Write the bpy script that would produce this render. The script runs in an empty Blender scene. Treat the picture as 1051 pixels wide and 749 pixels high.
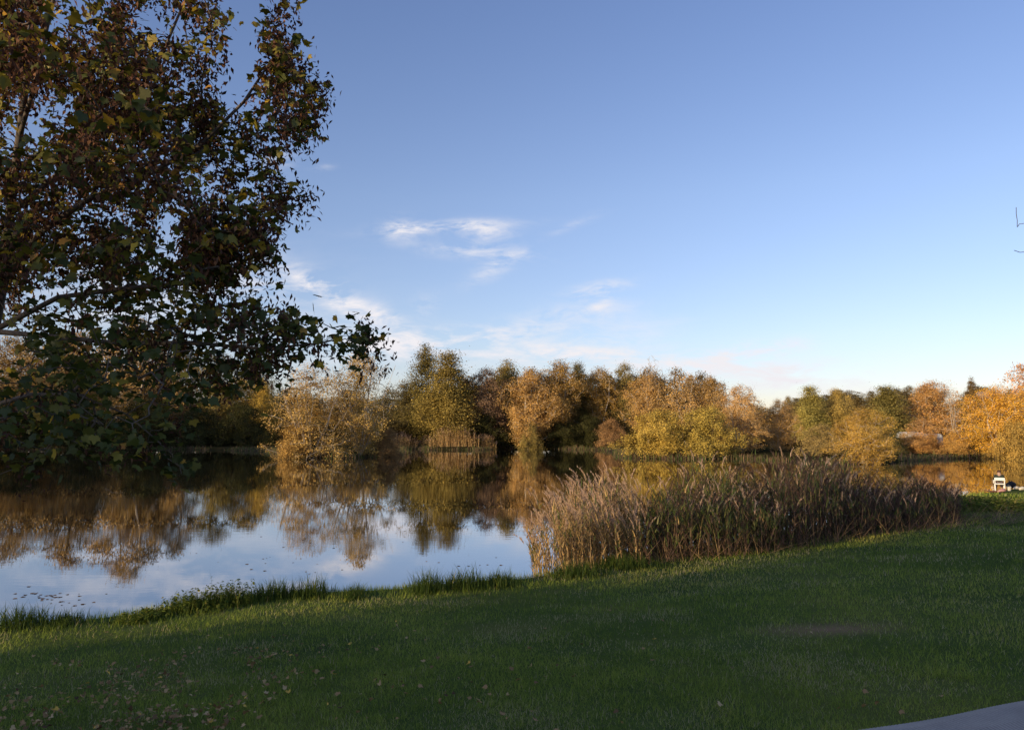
import bpy, math, random
import numpy as np
from mathutils import Vector

rng = np.random.default_rng(11)
random.seed(11)
SC = bpy.context.scene
COL = SC.collection
R = math.radians

# ------------------------------------------------------------------ camera geometry
CAM_H, FOC, PW, PH, HOR = 3.2, 780.0, 1051.0, 749.0, 445.0
PITCH = math.atan((HOR - PH / 2) / FOC)
CP, SP = math.cos(PITCH), math.sin(PITCH)


def at(px, py, d):
    """world point seen at photo pixel (px, py) at ground distance d ahead of the camera"""
    xc, yc = (px - PW / 2) / FOC, (PH / 2 - py) / FOC
    v = np.array([xc, CP - yc * SP, SP + yc * CP])
    return np.array([0, 0, CAM_H]) + v * (d / v[1])


AT0 = at


def gnd(px, py, z=0.0):
    xc, yc = (px - PW / 2) / FOC, (PH / 2 - py) / FOC
    v = np.array([xc, CP - yc * SP, SP + yc * CP])
    return np.array([0, 0, CAM_H]) + v * ((z - CAM_H) / v[2])


SUN_AZ, SUN_EL = R(50), R(9.5)                   # sun behind the viewer, to the left


# ------------------------------------------------------------------ helpers
def link(o, parent=None):
    COL.objects.link(o)
    if parent is not None:
        o.parent = parent
    return o


def tag(o, label=None, cat=None, group=None, kind=None):
    if label: o['label'] = label
    if cat: o['category'] = cat
    if group: o['group'] = group
    if kind: o['kind'] = kind
    return o


def empty(name, loc, rz=0.0):
    o = bpy.data.objects.new(name, None)
    o.empty_display_size = 0.2
    o.location = [float(v) for v in loc]
    o.rotation_euler = (0, 0, rz)
    return link(o)


def mesh_np(name, verts, face_sets, tint=None, mat=None, smooth=False):
    """verts (n,3); face_sets: list of (m,k) int arrays; tint (n,) point attribute"""
    me = bpy.data.meshes.new(name)
    verts = np.asarray(verts, dtype=np.float32)
    me.vertices.add(len(verts))
    me.vertices.foreach_set('co', verts.ravel())
    fs = [np.asarray(f, dtype=np.int32) for f in face_sets if len(f)]
    nl = sum(f.size for f in fs)
    npoly = sum(len(f) for f in fs)
    me.loops.add(nl)
    me.loops.foreach_set('vertex_index', np.concatenate([f.ravel() for f in fs]))
    me.polygons.add(npoly)
    tot = np.concatenate([np.full(len(f), f.shape[1], dtype=np.int32) for f in fs])
    st = np.zeros(npoly, dtype=np.int32)
    st[1:] = np.cumsum(tot)[:-1]
    me.polygons.foreach_set('loop_start', st)
    me.polygons.foreach_set('loop_total', tot)
    if smooth:
        me.polygons.foreach_set('use_smooth', np.ones(npoly, dtype=bool))
    if tint is not None:
        a = me.attributes.new('tint', 'FLOAT', 'POINT')
        a.data.foreach_set('value', np.asarray(tint, dtype=np.float32))
    me.update(calc_edges=True)
    if mat: me.materials.append(mat)
    return me


def mobj(name, me, parent=None, color=None):
    o = bpy.data.objects.new(name, me)
    if color is not None:
        o.color = (*color, 1)
    return link(o, parent)


class MB:
    """collects boxes, tubes and rings; build() links them as ONE mesh object"""
    def __init__(self):
        self.v, self.f = [], []

    def box(self, c, s, rot=None, taper=1.0):
        b = len(self.v)
        for z in (-1, 1):
            k = taper if z > 0 else 1.0
            for x, y in ((-1, -1), (1, -1), (1, 1), (-1, 1)):
                p = Vector((x * s[0] / 2 * k, y * s[1] / 2 * k, z * s[2] / 2))
                if rot is not None: p = rot @ p
                self.v.append(tuple(p + Vector(c)))
        for q in ((0, 3, 2, 1), (4, 5, 6, 7), (0, 1, 5, 4), (1, 2, 6, 5), (2, 3, 7, 6), (3, 0, 4, 7)):
            self.f.append(tuple(b + i for i in q))
        return self

    def tube(self, pts, rad, n=8, cap=True):
        pts = [Vector(p) for p in pts]
        rad = rad if hasattr(rad, '__len__') else [rad] * len(pts)
        b = len(self.v)
        for i, p in enumerate(pts):
            t = (pts[min(i + 1, len(pts) - 1)] - pts[max(i - 1, 0)]).normalized()
            a = t.cross(Vector((0, 0, 1)))
            if a.length < 1e-3: a = t.cross(Vector((0, 1, 0)))
            a.normalize(); c = t.cross(a)
            for k in range(n):
                an = 2 * math.pi * k / n
                self.v.append(tuple(p + (a * math.cos(an) + c * math.sin(an)) * rad[i]))
        for i in range(len(pts) - 1):
            for k in range(n):
                k2 = (k + 1) % n
                self.f.append((b + i * n + k, b + i * n + k2, b + (i + 1) * n + k2, b + (i + 1) * n + k))
        if cap:
            self.f.append(tuple(b + k for k in range(n))[::-1])
            e = b + (len(pts) - 1) * n
            self.f.append(tuple(e + k for k in range(n)))
        return self

    def build(self, name, mat, parent=None, smooth=False, bevel=0.0, sub=0):
        me = bpy.data.meshes.new(name)
        me.from_pydata(self.v, [], self.f)
        me.materials.append(mat)
        if smooth:
            me.polygons.foreach_set('use_smooth', [True] * len(me.polygons))
        o = mobj(name, me, parent)
        if bevel:
            m = o.modifiers.new('bevel', 'BEVEL'); m.width = bevel; m.segments = 2; m.limit_method = 'ANGLE'
        if sub:
            m = o.modifiers.new('sub', 'SUBSURF'); m.levels = sub; m.render_levels = sub
        return o


def hash2(ix, iy, s):
    n = (ix.astype(np.int64) * 374761393 + iy.astype(np.int64) * 668265263 + s * 144665) & 0x7fffffff
    n = ((n ^ (n >> 13)) * 1274126177) & 0x7fffffff
    return ((n ^ (n >> 16)) & 0xffff) / 65535.0


def vnoise(x, y, s=0):
    x, y = np.asarray(x, float), np.asarray(y, float)
    ix, iy = np.floor(x), np.floor(y)
    fx, fy = x - ix, y - iy
    fx, fy = fx * fx * (3 - 2 * fx), fy * fy * (3 - 2 * fy)
    ix, iy = ix.astype(np.int64), iy.astype(np.int64)
    a, b = hash2(ix, iy, s), hash2(ix + 1, iy, s)
    c, d = hash2(ix, iy + 1, s), hash2(ix + 1, iy + 1, s)
    return (a * (1 - fx) + b * fx) * (1 - fy) + (c * (1 - fx) + d * fx) * fy


def fbm(x, y, s=0, o=3):
    t, a, n = 0, 0.5, 0
    for k in range(o):
        t = t + a * vnoise(x * 2 ** k, y * 2 ** k, s + k * 17); n += a; a *= 0.5
    return t / n


def sstep(a, b, x):
    t = np.clip((x - a) / (b - a), 0, 1)
    return t * t * (3 - 2 * t)


# ------------------------------------------------------------------ materials
def new_mat(name):
    m = bpy.data.materials.new(name)
    m.use_nodes = True
    nt = m.node_tree
    nt.nodes.clear()
    out = nt.nodes.new('ShaderNodeOutputMaterial')
    return m, nt, out


def N(nt, t, **kw):
    n = nt.nodes.new(t)
    for k, v in kw.items():
        if k.startswith('i_'):
            n.inputs[k[2:].replace('_', ' ')].default_value = v
        else:
            setattr(n, k, v)
    return n


def ramp(nt, stops, fac=None, interp='LINEAR'):
    r = N(nt, 'ShaderNodeValToRGB')
    r.color_ramp.interpolation = interp
    el = r.color_ramp.elements
    while len(el) < len(stops): el.new(0.5)
    for e, (p, c) in zip(el, stops):
        e.position = p
        e.color = (*c, 1) if len(c) == 3 else c
    if fac is not None: nt.links.new(fac, r.inputs[0])
    return r


def mixc(nt, a, b, fac, mode='MIX'):
    m = N(nt, 'ShaderNodeMix', data_type='RGBA', blend_type=mode)
    for sock, val in ((m.inputs[0], fac), (m.inputs[6], a), (m.inputs[7], b)):
        if hasattr(val, 'links'): nt.links.new(val, sock)
        else: sock.default_value = val if not isinstance(val, tuple) or len(val) == 4 else (*val, 1)
    return m.outputs[2]


def math_n(nt, op, a, b=0.0, c=0.0, clamp=False):
    m = N(nt, 'ShaderNodeMath', operation=op, use_clamp=clamp)
    for s, v in zip(m.inputs, (a, b, c)):
        if hasattr(v, 'links'): nt.links.new(v, s)
        else: s.default_value = v
    return m.outputs[0]


def leaf_shader(nt, out, col, trans=0.3, rough=0.55, gloss=0.04):
    d = N(nt, 'ShaderNodeBsdfDiffuse'); t = N(nt, 'ShaderNodeBsdfTranslucent')
    g = N(nt, 'ShaderNodeBsdfGlossy', i_Roughness=rough)
    nt.links.new(col, d.inputs[0]); nt.links.new(col, t.inputs[0])
    m1 = N(nt, 'ShaderNodeMixShader', i_Fac=trans)
    nt.links.new(d.outputs[0], m1.inputs[1]); nt.links.new(t.outputs[0], m1.inputs[2])
    m2 = N(nt, 'ShaderNodeMixShader', i_Fac=gloss)
    nt.links.new(m1.outputs[0], m2.inputs[1]); nt.links.new(g.outputs[0], m2.inputs[2])
    nt.links.new(m2.outputs[0], out.inputs[0])


def mat_tint(name, stops, trans=0.3, gloss=0.03, use_obj=False, noise=None):
    m, nt, out = new_mat(name)
    a = N(nt, 'ShaderNodeAttribute', attribute_name='tint')
    r = ramp(nt, stops, a.outputs['Fac'])
    col = r.outputs[0]
    if use_obj:
        oi = N(nt, 'ShaderNodeObjectInfo')
        col = mixc(nt, col, oi.outputs['Color'], 1.0, 'MULTIPLY')
    leaf_shader(nt, out, col, trans, gloss=gloss)
    return m


# far foliage: the object's colour times a per-leaf tone and hue shift
M_CROWN = mat_tint('autumn_foliage', [(0, (0.55, 0.58, 0.55)), (0.45, (1.38, 1.33, 1.12)), (0.75, (1.95, 1.82, 1.4)), (1, (2.5, 2.25, 1.6))],
                   trans=0.14, gloss=0.0, use_obj=True)
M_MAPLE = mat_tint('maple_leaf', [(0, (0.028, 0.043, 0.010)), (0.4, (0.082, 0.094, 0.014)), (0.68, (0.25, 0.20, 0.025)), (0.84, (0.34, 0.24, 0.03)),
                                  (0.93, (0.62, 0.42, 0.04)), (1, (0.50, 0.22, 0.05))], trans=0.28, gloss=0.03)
M_SAMARA = mat_tint('dry_seed', [(0, (0.05, 0.026, 0.02)), (0.6, (0.125, 0.060, 0.040)), (1, (0.32, 0.16, 0.08))], trans=0.15, gloss=0.005)
M_REED = mat_tint('reed', [(0, (0.085, 0.052, 0.043)), (0.22, (0.21, 0.132, 0.09)), (0.38, (0.46, 0.30, 0.14)), (0.48, (0.68, 0.45, 0.19)), (0.53, (0.18, 0.16, 0.045)), (0.72, (0.10, 0.145, 0.045)),
                           (0.82, (0.17, 0.19, 0.06)), (0.86, (0.50, 0.33, 0.21)), (1, (0.80, 0.56, 0.38))], trans=0.25, gloss=0.004)
M_GRASS = mat_tint('lawn_grass', [(0, (0.125, 0.18, 0.034)), (0.3, (0.26, 0.32, 0.05)), (0.6, (0.38, 0.42, 0.075)), (0.84, (0.50, 0.44, 0.10)), (0.86, (0.46, 0.38, 0.19)), (1, (0.58, 0.46, 0.26))],
                   trans=0.3, gloss=0.0)
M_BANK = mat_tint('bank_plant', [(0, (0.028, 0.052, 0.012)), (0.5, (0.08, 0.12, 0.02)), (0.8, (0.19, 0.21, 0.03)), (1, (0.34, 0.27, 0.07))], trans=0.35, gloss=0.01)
M_LITTER = mat_tint('fallen_leaf', [(0, (0.12, 0.065, 0.03)), (0.35, (0.34, 0.19, 0.08)), (0.7, (0.54, 0.33, 0.14)), (0.9, (0.64, 0.45, 0.23)), (1, (0.80, 0.48, 0.09))], trans=0.1, gloss=0.02)


def mat_bark(name, c0, c1, scale=4.0):
    m, nt, out = new_mat(name)
    tc = N(nt, 'ShaderNodeTexCoord')
    mp = N(nt, 'ShaderNodeMapping'); mp.inputs['Scale'].default_value = (1, 1, 0.25)
    nt.links.new(tc.outputs['Object'], mp.inputs[0])
    n = N(nt, 'ShaderNodeTexNoise', i_Scale=scale, i_Detail=5.0)
    nt.links.new(mp.outputs[0], n.inputs['Vector'])
    r = ramp(nt, [(0.3, c0), (0.7, c1)], n.outputs[0])
    b = N(nt, 'ShaderNodeBsdfPrincipled', i_Roughness=0.9)
    nt.links.new(r.outputs[0], b.inputs['Base Color'])
    bp = N(nt, 'ShaderNodeBump', i_Strength=0.6, i_Distance=0.03)
    nt.links.new(n.outputs[0], bp.inputs['Height']); nt.links.new(bp.outputs[0], b.inputs['Normal'])
    nt.links.new(b.outputs[0], out.inputs[0])
    return m


M_BARK = mat_bark('bark', (0.05, 0.036, 0.025), (0.15, 0.11, 0.08))
M_PALE = mat_bark('pale_bark', (0.32, 0.25, 0.18), (0.62, 0.52, 0.40))
M_MBARK = mat_bark('maple_bark', (0.06, 0.045, 0.035), (0.17, 0.13, 0.10), 9.0)


def mat_plain(name, c, rough=0.6, var=0.12, scale=12.0, spec=0.4):
    m, nt, out = new_mat(name)
    tc = N(nt, 'ShaderNodeTexCoord')
    n = N(nt, 'ShaderNodeTexNoise', i_Scale=scale, i_Detail=4.0)
    nt.links.new(tc.outputs['Object'], n.inputs['Vector'])
    lo = tuple(x * (1 - var) for x in c); hi = tuple(min(1, x * (1 + var)) for x in c)
    r = ramp(nt, [(0.3, lo), (0.7, hi)], n.outputs[0])
    b = N(nt, 'ShaderNodeBsdfPrincipled', i_Roughness=rough)
    b.inputs['Specular IOR Level'].default_value = spec
    nt.links.new(r.outputs[0], b.inputs['Base Color'])
    nt.links.new(b.outputs[0], out.inputs[0])
    return m


# ------------------------------------------------------------------ the lake outline and the terrain
shore_px = [(-230, 652), (-60, 650), (0, 646), (75, 640), (130, 632), (200, 619), (300, 611), (380, 608), (440, 602), (545, 594), (580, 584), (640, 571), (700, 563),
            (760, 555), (860, 538), (935, 520), (975, 511), (1026, 504), (1051, 503), (1200, 500)]
far_px = [(1400, 474), (1051, 470), (975, 470.3), (935, 472.5), (905, 476), (862, 477), (825, 474), (790, 472), (760, 470.5), (700, 471), (648, 470), (640, 467.5),
          (629, 462), (560, 460.5), (510, 460.3), (490, 461.8), (440, 461.5), (430, 459.3), (414, 461), (406, 467.5), (345, 470.3), (292, 468.5),
          (280, 463), (200, 461.2), (100, 461), (0, 461), (-130, 461.5)]
poly = [gnd(x, y)[:2] for x, y in shore_px] + [np.array([95., 60.]), np.array([112., 85.])] + [gnd(x, y)[:2] for x, y in far_px]
poly += [np.array(p) for p in ((-118., 118.), (-84., 82.), (-66., 55.), (-48., 32.), (-30., 18.), (-20., 14.2))]
LAKE = np.array(poly)


def lake_sd(x, y):
    """signed distance to the shoreline, positive on land"""
    x = np.asarray(x, float); y = np.asarray(y, float)
    d = np.full(x.shape, 1e9); inside = np.zeros(x.shape, bool)
    n = len(LAKE)
    for i in range(n):
        ax, ay = LAKE[i]; bx, by = LAKE[(i + 1) % n]
        ex, ey = bx - ax, by - ay
        t = np.clip(((x - ax) * ex + (y - ay) * ey) / (ex * ex + ey * ey + 1e-12), 0, 1)
        d = np.minimum(d, np.hypot(x - ax - t * ex, y - ay - t * ey))
        c = ((ay > y) != (by > y)) & (x < (bx - ax) * (y - ay) / (by - ay + 1e-12) + ax)
        inside ^= c
    return np.where(inside, -d, d)


def hgt(x, y):
    x = np.asarray(x, float); y = np.asarray(y, float)
    sd = lake_sd(x, y)
    far = sstep(60, 110, np.hypot(x, y))
    near = 0.17 * sstep(0, 0.7, sd) + 0.72 * sstep(0.5, 11, sd) + 0.05 * (fbm(x * 0.5, y * 0.5, 3) - 0.5) * sstep(0.5, 3, sd)
    farh = 0.5 * sstep(0, 2.0, sd) + np.minimum(sd, 80) * 0.02
    h = near * (1 - far) + farh * far
    hill = 15.5 * np.exp(-(((x - 205) / 120) ** 2 + ((y - 400) / 105) ** 2)) + 9 * sstep(420, 800, np.hypot(x, y))
    h = h + hill * sstep(5, 60, sd)
    return np.where(sd > 0, h, np.maximum(-1.6, sd * 0.45 - 0.03))


def hz(x, y):
    return float(hgt(np.array([x]), np.array([y]))[0])


def build_ground():
    rad = np.concatenate([[0.01], np.geomspace(0.6, 58, 170), np.arange(58.6, 185, 0.75), np.geomspace(186, 1400, 30)])
    a_in = np.linspace(R(-48), R(48), 520)
    a_out = np.linspace(R(48), R(312), 190)[1:-1]
    ang = np.concatenate([a_in, a_out])
    A, Rr = np.meshgrid(ang, rad)
    x, y = np.sin(A) * Rr, np.cos(A) * Rr
    z = hgt(x.ravel(), y.ravel())
    v = np.column_stack([x.ravel(), y.ravel(), z])
    nr, na = A.shape
    i, j = np.meshgrid(np.arange(nr - 1), np.arange(na), indexing='ij')
    j2 = (j + 1) % na
    f = np.stack([i * na + j, i * na + j2, (i + 1) * na + j2, (i + 1) * na + j], -1).reshape(-1, 4)[:, ::-1]
    m, nt, out = new_mat('turf_and_soil')
    g = N(nt, 'ShaderNodeNewGeometry')
    sx = N(nt, 'ShaderNodeSeparateXYZ'); nt.links.new(g.outputs['Position'], sx.inputs[0])
    n1 = N(nt, 'ShaderNodeTexNoise', i_Scale=0.45, i_Detail=5.0); nt.links.new(g.outputs['Position'], n1.inputs['Vector'])
    n2 = N(nt, 'ShaderNodeTexNoise', i_Scale=14.0, i_Detail=6.0); nt.links.new(g.outputs['Position'], n2.inputs['Vector'])
    turf = ramp(nt, [(0.3, (0.065, 0.105, 0.024)), (0.5, (0.115, 0.155, 0.032)), (0.7, (0.18, 0.185, 0.045))], n1.outputs[0])
    soil = ramp(nt, [(0.35, (0.04, 0.034, 0.02)), (0.7, (0.13, 0.10, 0.065))], n2.outputs[0])
    c = mixc(nt, turf.outputs[0], soil.outputs[0], math_n(nt, 'MULTIPLY', n2.outputs[0], 0.6))
    # mud by the water
    mud = math_n(nt, 'SUBTRACT', 1.0, math_n(nt, 'MULTIPLY', sx.outputs[2], 5.0, clamp=True), clamp=True)
    c = mixc(nt, c, (0.028, 0.022, 0.014), mud)
    pc = gnd(850, 637, 0.85)
    dv = N(nt, 'ShaderNodeVectorMath', operation='SUBTRACT'); nt.links.new(g.outputs['Position'], dv.inputs[0]); dv.inputs[1].default_value = (pc[0], pc[1], 0)
    dm = N(nt, 'ShaderNodeVectorMath', operation='MULTIPLY'); nt.links.new(dv.outputs[0], dm.inputs[0]); dm.inputs[1].default_value = (0.8, 1.6, 0)
    dl = N(nt, 'ShaderNodeVectorMath', operation='LENGTH'); nt.links.new(dm.outputs[0], dl.inputs[0])
    wear = math_n(nt, 'SUBTRACT', 1.25, math_n(nt, 'ADD', dl.outputs['Value'], math_n(nt, 'MULTIPLY', n2.outputs[0], 0.6)), clamp=True)
    c = mixc(nt, c, (0.30, 0.18, 0.10), wear)
    # leaf-strewn forest floor beyond the lake
    ln = N(nt, 'ShaderNodeVectorMath', operation='LENGTH'); nt.links.new(g.outputs['Position'], ln.inputs[0])
    farf = math_n(nt, 'MULTIPLY', math_n(nt, 'SUBTRACT', ln.outputs['Value'], 75.0), 0.05, clamp=True)
    floor_ = ramp(nt, [(0.35, (0.030, 0.030, 0.010)), (0.65, (0.055, 0.040, 0.018))], n1.outputs[0])
    c = mixc(nt, c, floor_.outputs[0], farf)
    b = N(nt, 'ShaderNodeBsdfPrincipled', i_Roughness=0.95)
    b.inputs['Specular IOR Level'].default_value = 0.0
    nt.links.new(c, b.inputs['Base Color'])
    bp = N(nt, 'ShaderNodeBump', i_Strength=0.5, i_Distance=0.03)
    nt.links.new(n2.outputs[0], bp.inputs['Height']); nt.links.new(bp.outputs[0], b.inputs['Normal'])
    nt.links.new(b.outputs[0], out.inputs[0])
    tag(mobj('ground', mesh_np('ground', v, [f], mat=m, smooth=True)), 'grassy ground sloping to the lake shore', kind='structure')


def build_water():
    m, nt, out = new_mat('lake_water')
    g = N(nt, 'ShaderNodeNewGeometry')
    mp = N(nt, 'ShaderNodeMapping'); mp.inputs['Scale'].default_value = (0.8, 2.6, 1)
    nt.links.new(g.outputs['Position'], mp.inputs[0])
    n1 = N(nt, 'ShaderNodeTexNoise', i_Scale=1.6, i_Detail=3.0, i_Roughness=0.55); nt.links.new(mp.outputs[0], n1.inputs['Vector'])
    mp2 = N(nt, 'ShaderNodeMapping'); mp2.inputs['Scale'].default_value = (0.06, 0.16, 1)
    nt.links.new(g.outputs['Position'], mp2.inputs[0])
    n2 = N(nt, 'ShaderNodeTexNoise', i_Scale=1.0, i_Detail=3.0); nt.links.new(mp2.outputs[0], n2.inputs['Vector'])
    patch = ramp(nt, [(0.42, (0.12,) * 3), (0.62, (1,) * 3)], n2.outputs[0])
    h = math_n(nt, 'MULTIPLY', n1.outputs[0], patch.outputs[0])
    bp = N(nt, 'ShaderNodeBump', i_Strength=0.3, i_Distance=0.0045)
    nt.links.new(h, bp.inputs['Height'])
    body = N(nt, 'ShaderNodeBsdfDiffuse'); body.inputs[0].default_value = (0.020, 0.015, 0.007, 1)
    gl = N(nt, 'ShaderNodeBsdfGlossy', i_Roughness=0.015); gl.inputs[0].default_value = (0.93, 0.95, 1.0, 1)
    nt.links.new(bp.outputs[0], gl.inputs['Normal'])
    fr = N(nt, 'ShaderNodeFresnel', i_IOR=1.55); nt.links.new(bp.outputs[0], fr.inputs['Normal'])
    fac = math_n(nt, 'MULTIPLY', math_n(nt, 'POWER', fr.outputs[0], 0.55), 0.98, clamp=True)
    mx = N(nt, 'ShaderNodeMixShader')
    nt.links.new(fac, mx.inputs[0]); nt.links.new(body.outputs[0], mx.inputs[1]); nt.links.new(gl.outputs[0], mx.inputs[2])
    nt.links.new(mx.outputs[0], out.inputs[0])
    # a sheet that follows the shoreline, tucked a little under the banks
    n = len(LAKE)
    ctr = LAKE.mean(0)
    area = 0.5 * sum(LAKE[i][0] * LAKE[(i + 1) % n][1] - LAKE[(i + 1) % n][0] * LAKE[i][1] for i in range(n))
    xs0, ys0 = LAKE.min(0) - 3; xs1, ys1 = LAKE.max(0) + 3
    v = [(xs0, ys0, 0), (xs1, ys0, 0), (xs1, ys1, 0), (xs0, ys1, 0)]
    tag(mobj('water', mesh_np('water', np.array(v), [np.array([[0, 1, 2, 3]])], mat=m)), 'calm brown lake mirroring the trees and sky', kind='structure')


# ------------------------------------------------------------------ trees
def unit(v):
    return v / (np.linalg.norm(v, axis=-1, keepdims=True) + 1e-9)


def skeleton(trunks, targets, rg, arch=0.12, wob=0.06, down=0.8):
    """grow branches from trunk polylines out to target points; returns pos, parent, tips"""
    pos, par = [], []
    for tr in trunks:
        prev = -1
        if len(pos):
            prev = int(np.argmin(np.linalg.norm(np.array(pos) - tr[0], axis=1)))
            start = 1
        else:
            start = 0
        for p in tr[start:] if len(pos) else tr:
            pos.append(np.array(p, float)); par.append(prev); prev = len(pos) - 1
    P = np.zeros((len(pos) + 3 * len(targets) + 5, 3)); n = len(pos); P[:n] = pos
    base = P[:n].copy()
    d0 = np.min(np.linalg.norm(targets[:, None] - base[None], axis=2), axis=1)
    tips = np.zeros(len(targets), int)
    for k in np.argsort(d0):
        t = targets[k]
        dv = P[:n] - t
        cost = np.linalg.norm(dv, axis=1) + down * np.maximum(0, dv[:, 2]) * 0.5
        cost[0] += 3.0
        b = int(np.argmin(cost)); L = np.linalg.norm(t - P[b])
        prev = b
        for s in (0.38, 0.72, 1.0):
            q = P[b] + (t - P[b]) * s
            if s < 1:
                q = q + rg.normal(0, wob * L, 3); q[2] += arch * L * math.sin(math.pi * s)
            P[n] = q; par.append(prev); prev = n; n += 1
        tips[k] = prev
    return P[:n], np.array(par), tips


def tubes(P, par, rtip, expo, rmax, sides=4, rmul=None):
    n = len(P)
    cnt = np.zeros(n)
    haschild = np.zeros(n, bool); haschild[par[par >= 0]] = True
    cnt[~haschild] = 1
    for i in range(n - 1, -1, -1):
        if par[i] >= 0: cnt[par[i]] += cnt[i]
    r = np.minimum(rmax, rtip * cnt ** expo)
    e = np.where(par >= 0)[0]
    a, b = P[par[e]], P[e]
    ra, rb = np.minimum(r[par[e]], r[e] * 1.25), r[e]
    d = unit(b - a)
    ref = np.where(np.abs(d[:, 2:3]) > 0.9, np.array([[1., 0, 0]]), np.array([[0., 0, 1]]))
    u = unit(np.cross(d, ref)); w = np.cross(d, u)
    b = b + d * (rb * 0.3)[:, None]
    an = np.arange(sides) * 2 * math.pi / sides
    ring = u[:, None] * np.cos(an)[None, :, None] + w[:, None] * np.sin(an)[None, :, None]
    V = np.concatenate([a[:, None] + ring * ra[:, None, None], b[:, None] + ring * rb[:, None, None]], 1).reshape(-1, 3)
    k = np.arange(sides); k2 = (k + 1) % sides
    q = np.stack([k, k2, k2 + sides, k + sides], -1)
    F = (np.arange(len(e))[:, None, None] * 2 * sides + q[None]).reshape(-1, 4)
    return V, F


def kites(c, nrm, tip, ln, wd, bend=0.0):
    """leaf kites: centre, normal, tip direction, length, width"""
    t = unit(tip - nrm * np.sum(tip * nrm, 1, keepdims=True))
    s = np.cross(nrm, t)
    ln = ln[:, None]; wd = wd[:, None]
    p = np.stack([c - t * ln * .5, c + s * wd * .5 - t * ln * .05, c + t * ln * .5 - nrm * ln * bend, c - s * wd * .5 - t * ln * .05], 1)
    return p.reshape(-1, 3), np.arange(len(c) * 4).reshape(-1, 4)


def crown_pts(rg, n, H, W, base, shape, lobes=0.28, fill=0.5):
    ph = rg.uniform(0, 6.28, 8)
    out = []
    while len(out) < n:
        t = rg.uniform(0, 1); a = rg.uniform(0, 6.283)
        if shape == 'round': env = (1 - abs(2 * t - 0.9) ** 2.3 / 1.35) if abs(2 * t - .9) < 1.13 else 0.0
        elif shape == 'cone': env = min(1, (t + 0.08) / 0.22) * (1 - t) ** 0.58 * 1.12
        elif shape == 'column': env = min(1, (t + .1) / .25) * (1 - t ** 3) ** 0.8
        elif shape == 'vase': env = (0.45 + 0.75 * t) * (1 - max(0, t - 0.6) ** 2 * 6)
        elif shape == 'dome': env = math.sqrt(max(0, 1 - t * t))
        env = max(env, 0.02)
        env *= 1 + lobes * (math.sin(3 * a + ph[0] + 5 * t) + math.sin(2 * a - ph[1] - 9 * t) + 0.7 * math.sin(5 * a + ph[2] + 13 * t)) / 1.9
        if rg.uniform() > env: continue
        r = W * env * rg.uniform(0, 1) ** fill
        z = H * (base + (1 - base) * t)
        out.append((r * math.cos(a), r * math.sin(a), z))
    return np.array(out)


def gen_tree(seed, H=16, W=4, base=0.18, shape='round', ncl=230, per=60, leaf=0.27, sig=0.55, stems=1, tiprad=0.018, rmax=0.3, lobes=0.28, fill=0.5, lean=0.0,
             expo=0.45, up=0.4, spread=0.5, sides=4):
    rg = np.random.default_rng(seed)
    T = crown_pts(rg, ncl, H, W, base, shape, lobes, fill)
    trunks = []
    for s in range(stems):
        a = rg.uniform(0, 6.28) if stems > 1 else 0
        off = 0.0 if stems == 1 else W * spread * rg.uniform(0.5, 1)
        ht = H * (0.86 if stems == 1 else rg.uniform(0.6, 0.88))
        k = np.linspace(0, 1, 9)
        w = np.cumsum(rg.normal(0, 0.012 * H, (9, 2)), 0); w[0] = 0
        tr = np.column_stack([off * math.cos(a) * k ** 0.9 + w[:, 0] + lean * H * k ** 2, off * math.sin(a) * k ** .9 + w[:, 1], ht * k - 0.15 * (k == 0)])
        trunks.append(tr)
    P, par, tips = skeleton(trunks, T, rg)
    tv, tf = tubes(P, par, tiprad, expo, rmax, sides)
    if per == 0:
        return (tv, tf), None
    # leaf clumps round each twig end
    m = rg.poisson(per, len(T)) + 4
    idx = np.repeat(np.arange(len(T)), m)
    clsz = rg.uniform(0.6, 1.35, len(T))
    c = T[idx] + rg.normal(0, 1, (len(idx), 3)) * np.array([1, 1, 0.7]) * (sig * clsz[idx])[:, None]
    ax = np.array([0, 0, H * (base + 1) * 0.45])
    nrm = unit(unit(c - ax) * 0.7 + np.array([0, 0, up]) + rg.normal(0, 0.65, c.shape))
    tip = rg.normal(0, 1, c.shape) + np.array([0, 0, -0.5])
    ln = leaf * rg.uniform(0.45, 1.5, len(c)); wd = ln * rg.uniform(0.55, 0.8, len(c))
    v, f = kites(c, nrm, tip, ln, wd, 0.1)
    clt = rg.uniform(-0.22, 0.22, len(T))
    tint = np.clip(0.5 + clt[idx] + rg.normal(0, 0.16, len(c)), 0, 1)
    return (tv, tf), (v, f, np.repeat(tint, 4))


VAR = {}


def variant(key, pale=False, **kw):
    tr, lf = gen_tree(**kw)
    me_t = mesh_np('trunk', tr[0], [tr[1]], mat=M_PALE if pale else M_BARK, smooth=True)
    me_l = mesh_np('crown', lf[0], [lf[1]], tint=lf[2], mat=M_CROWN) if lf else None
    VAR[key] = (me_t, me_l, kw['H'], kw['W'], tr, lf)


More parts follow.
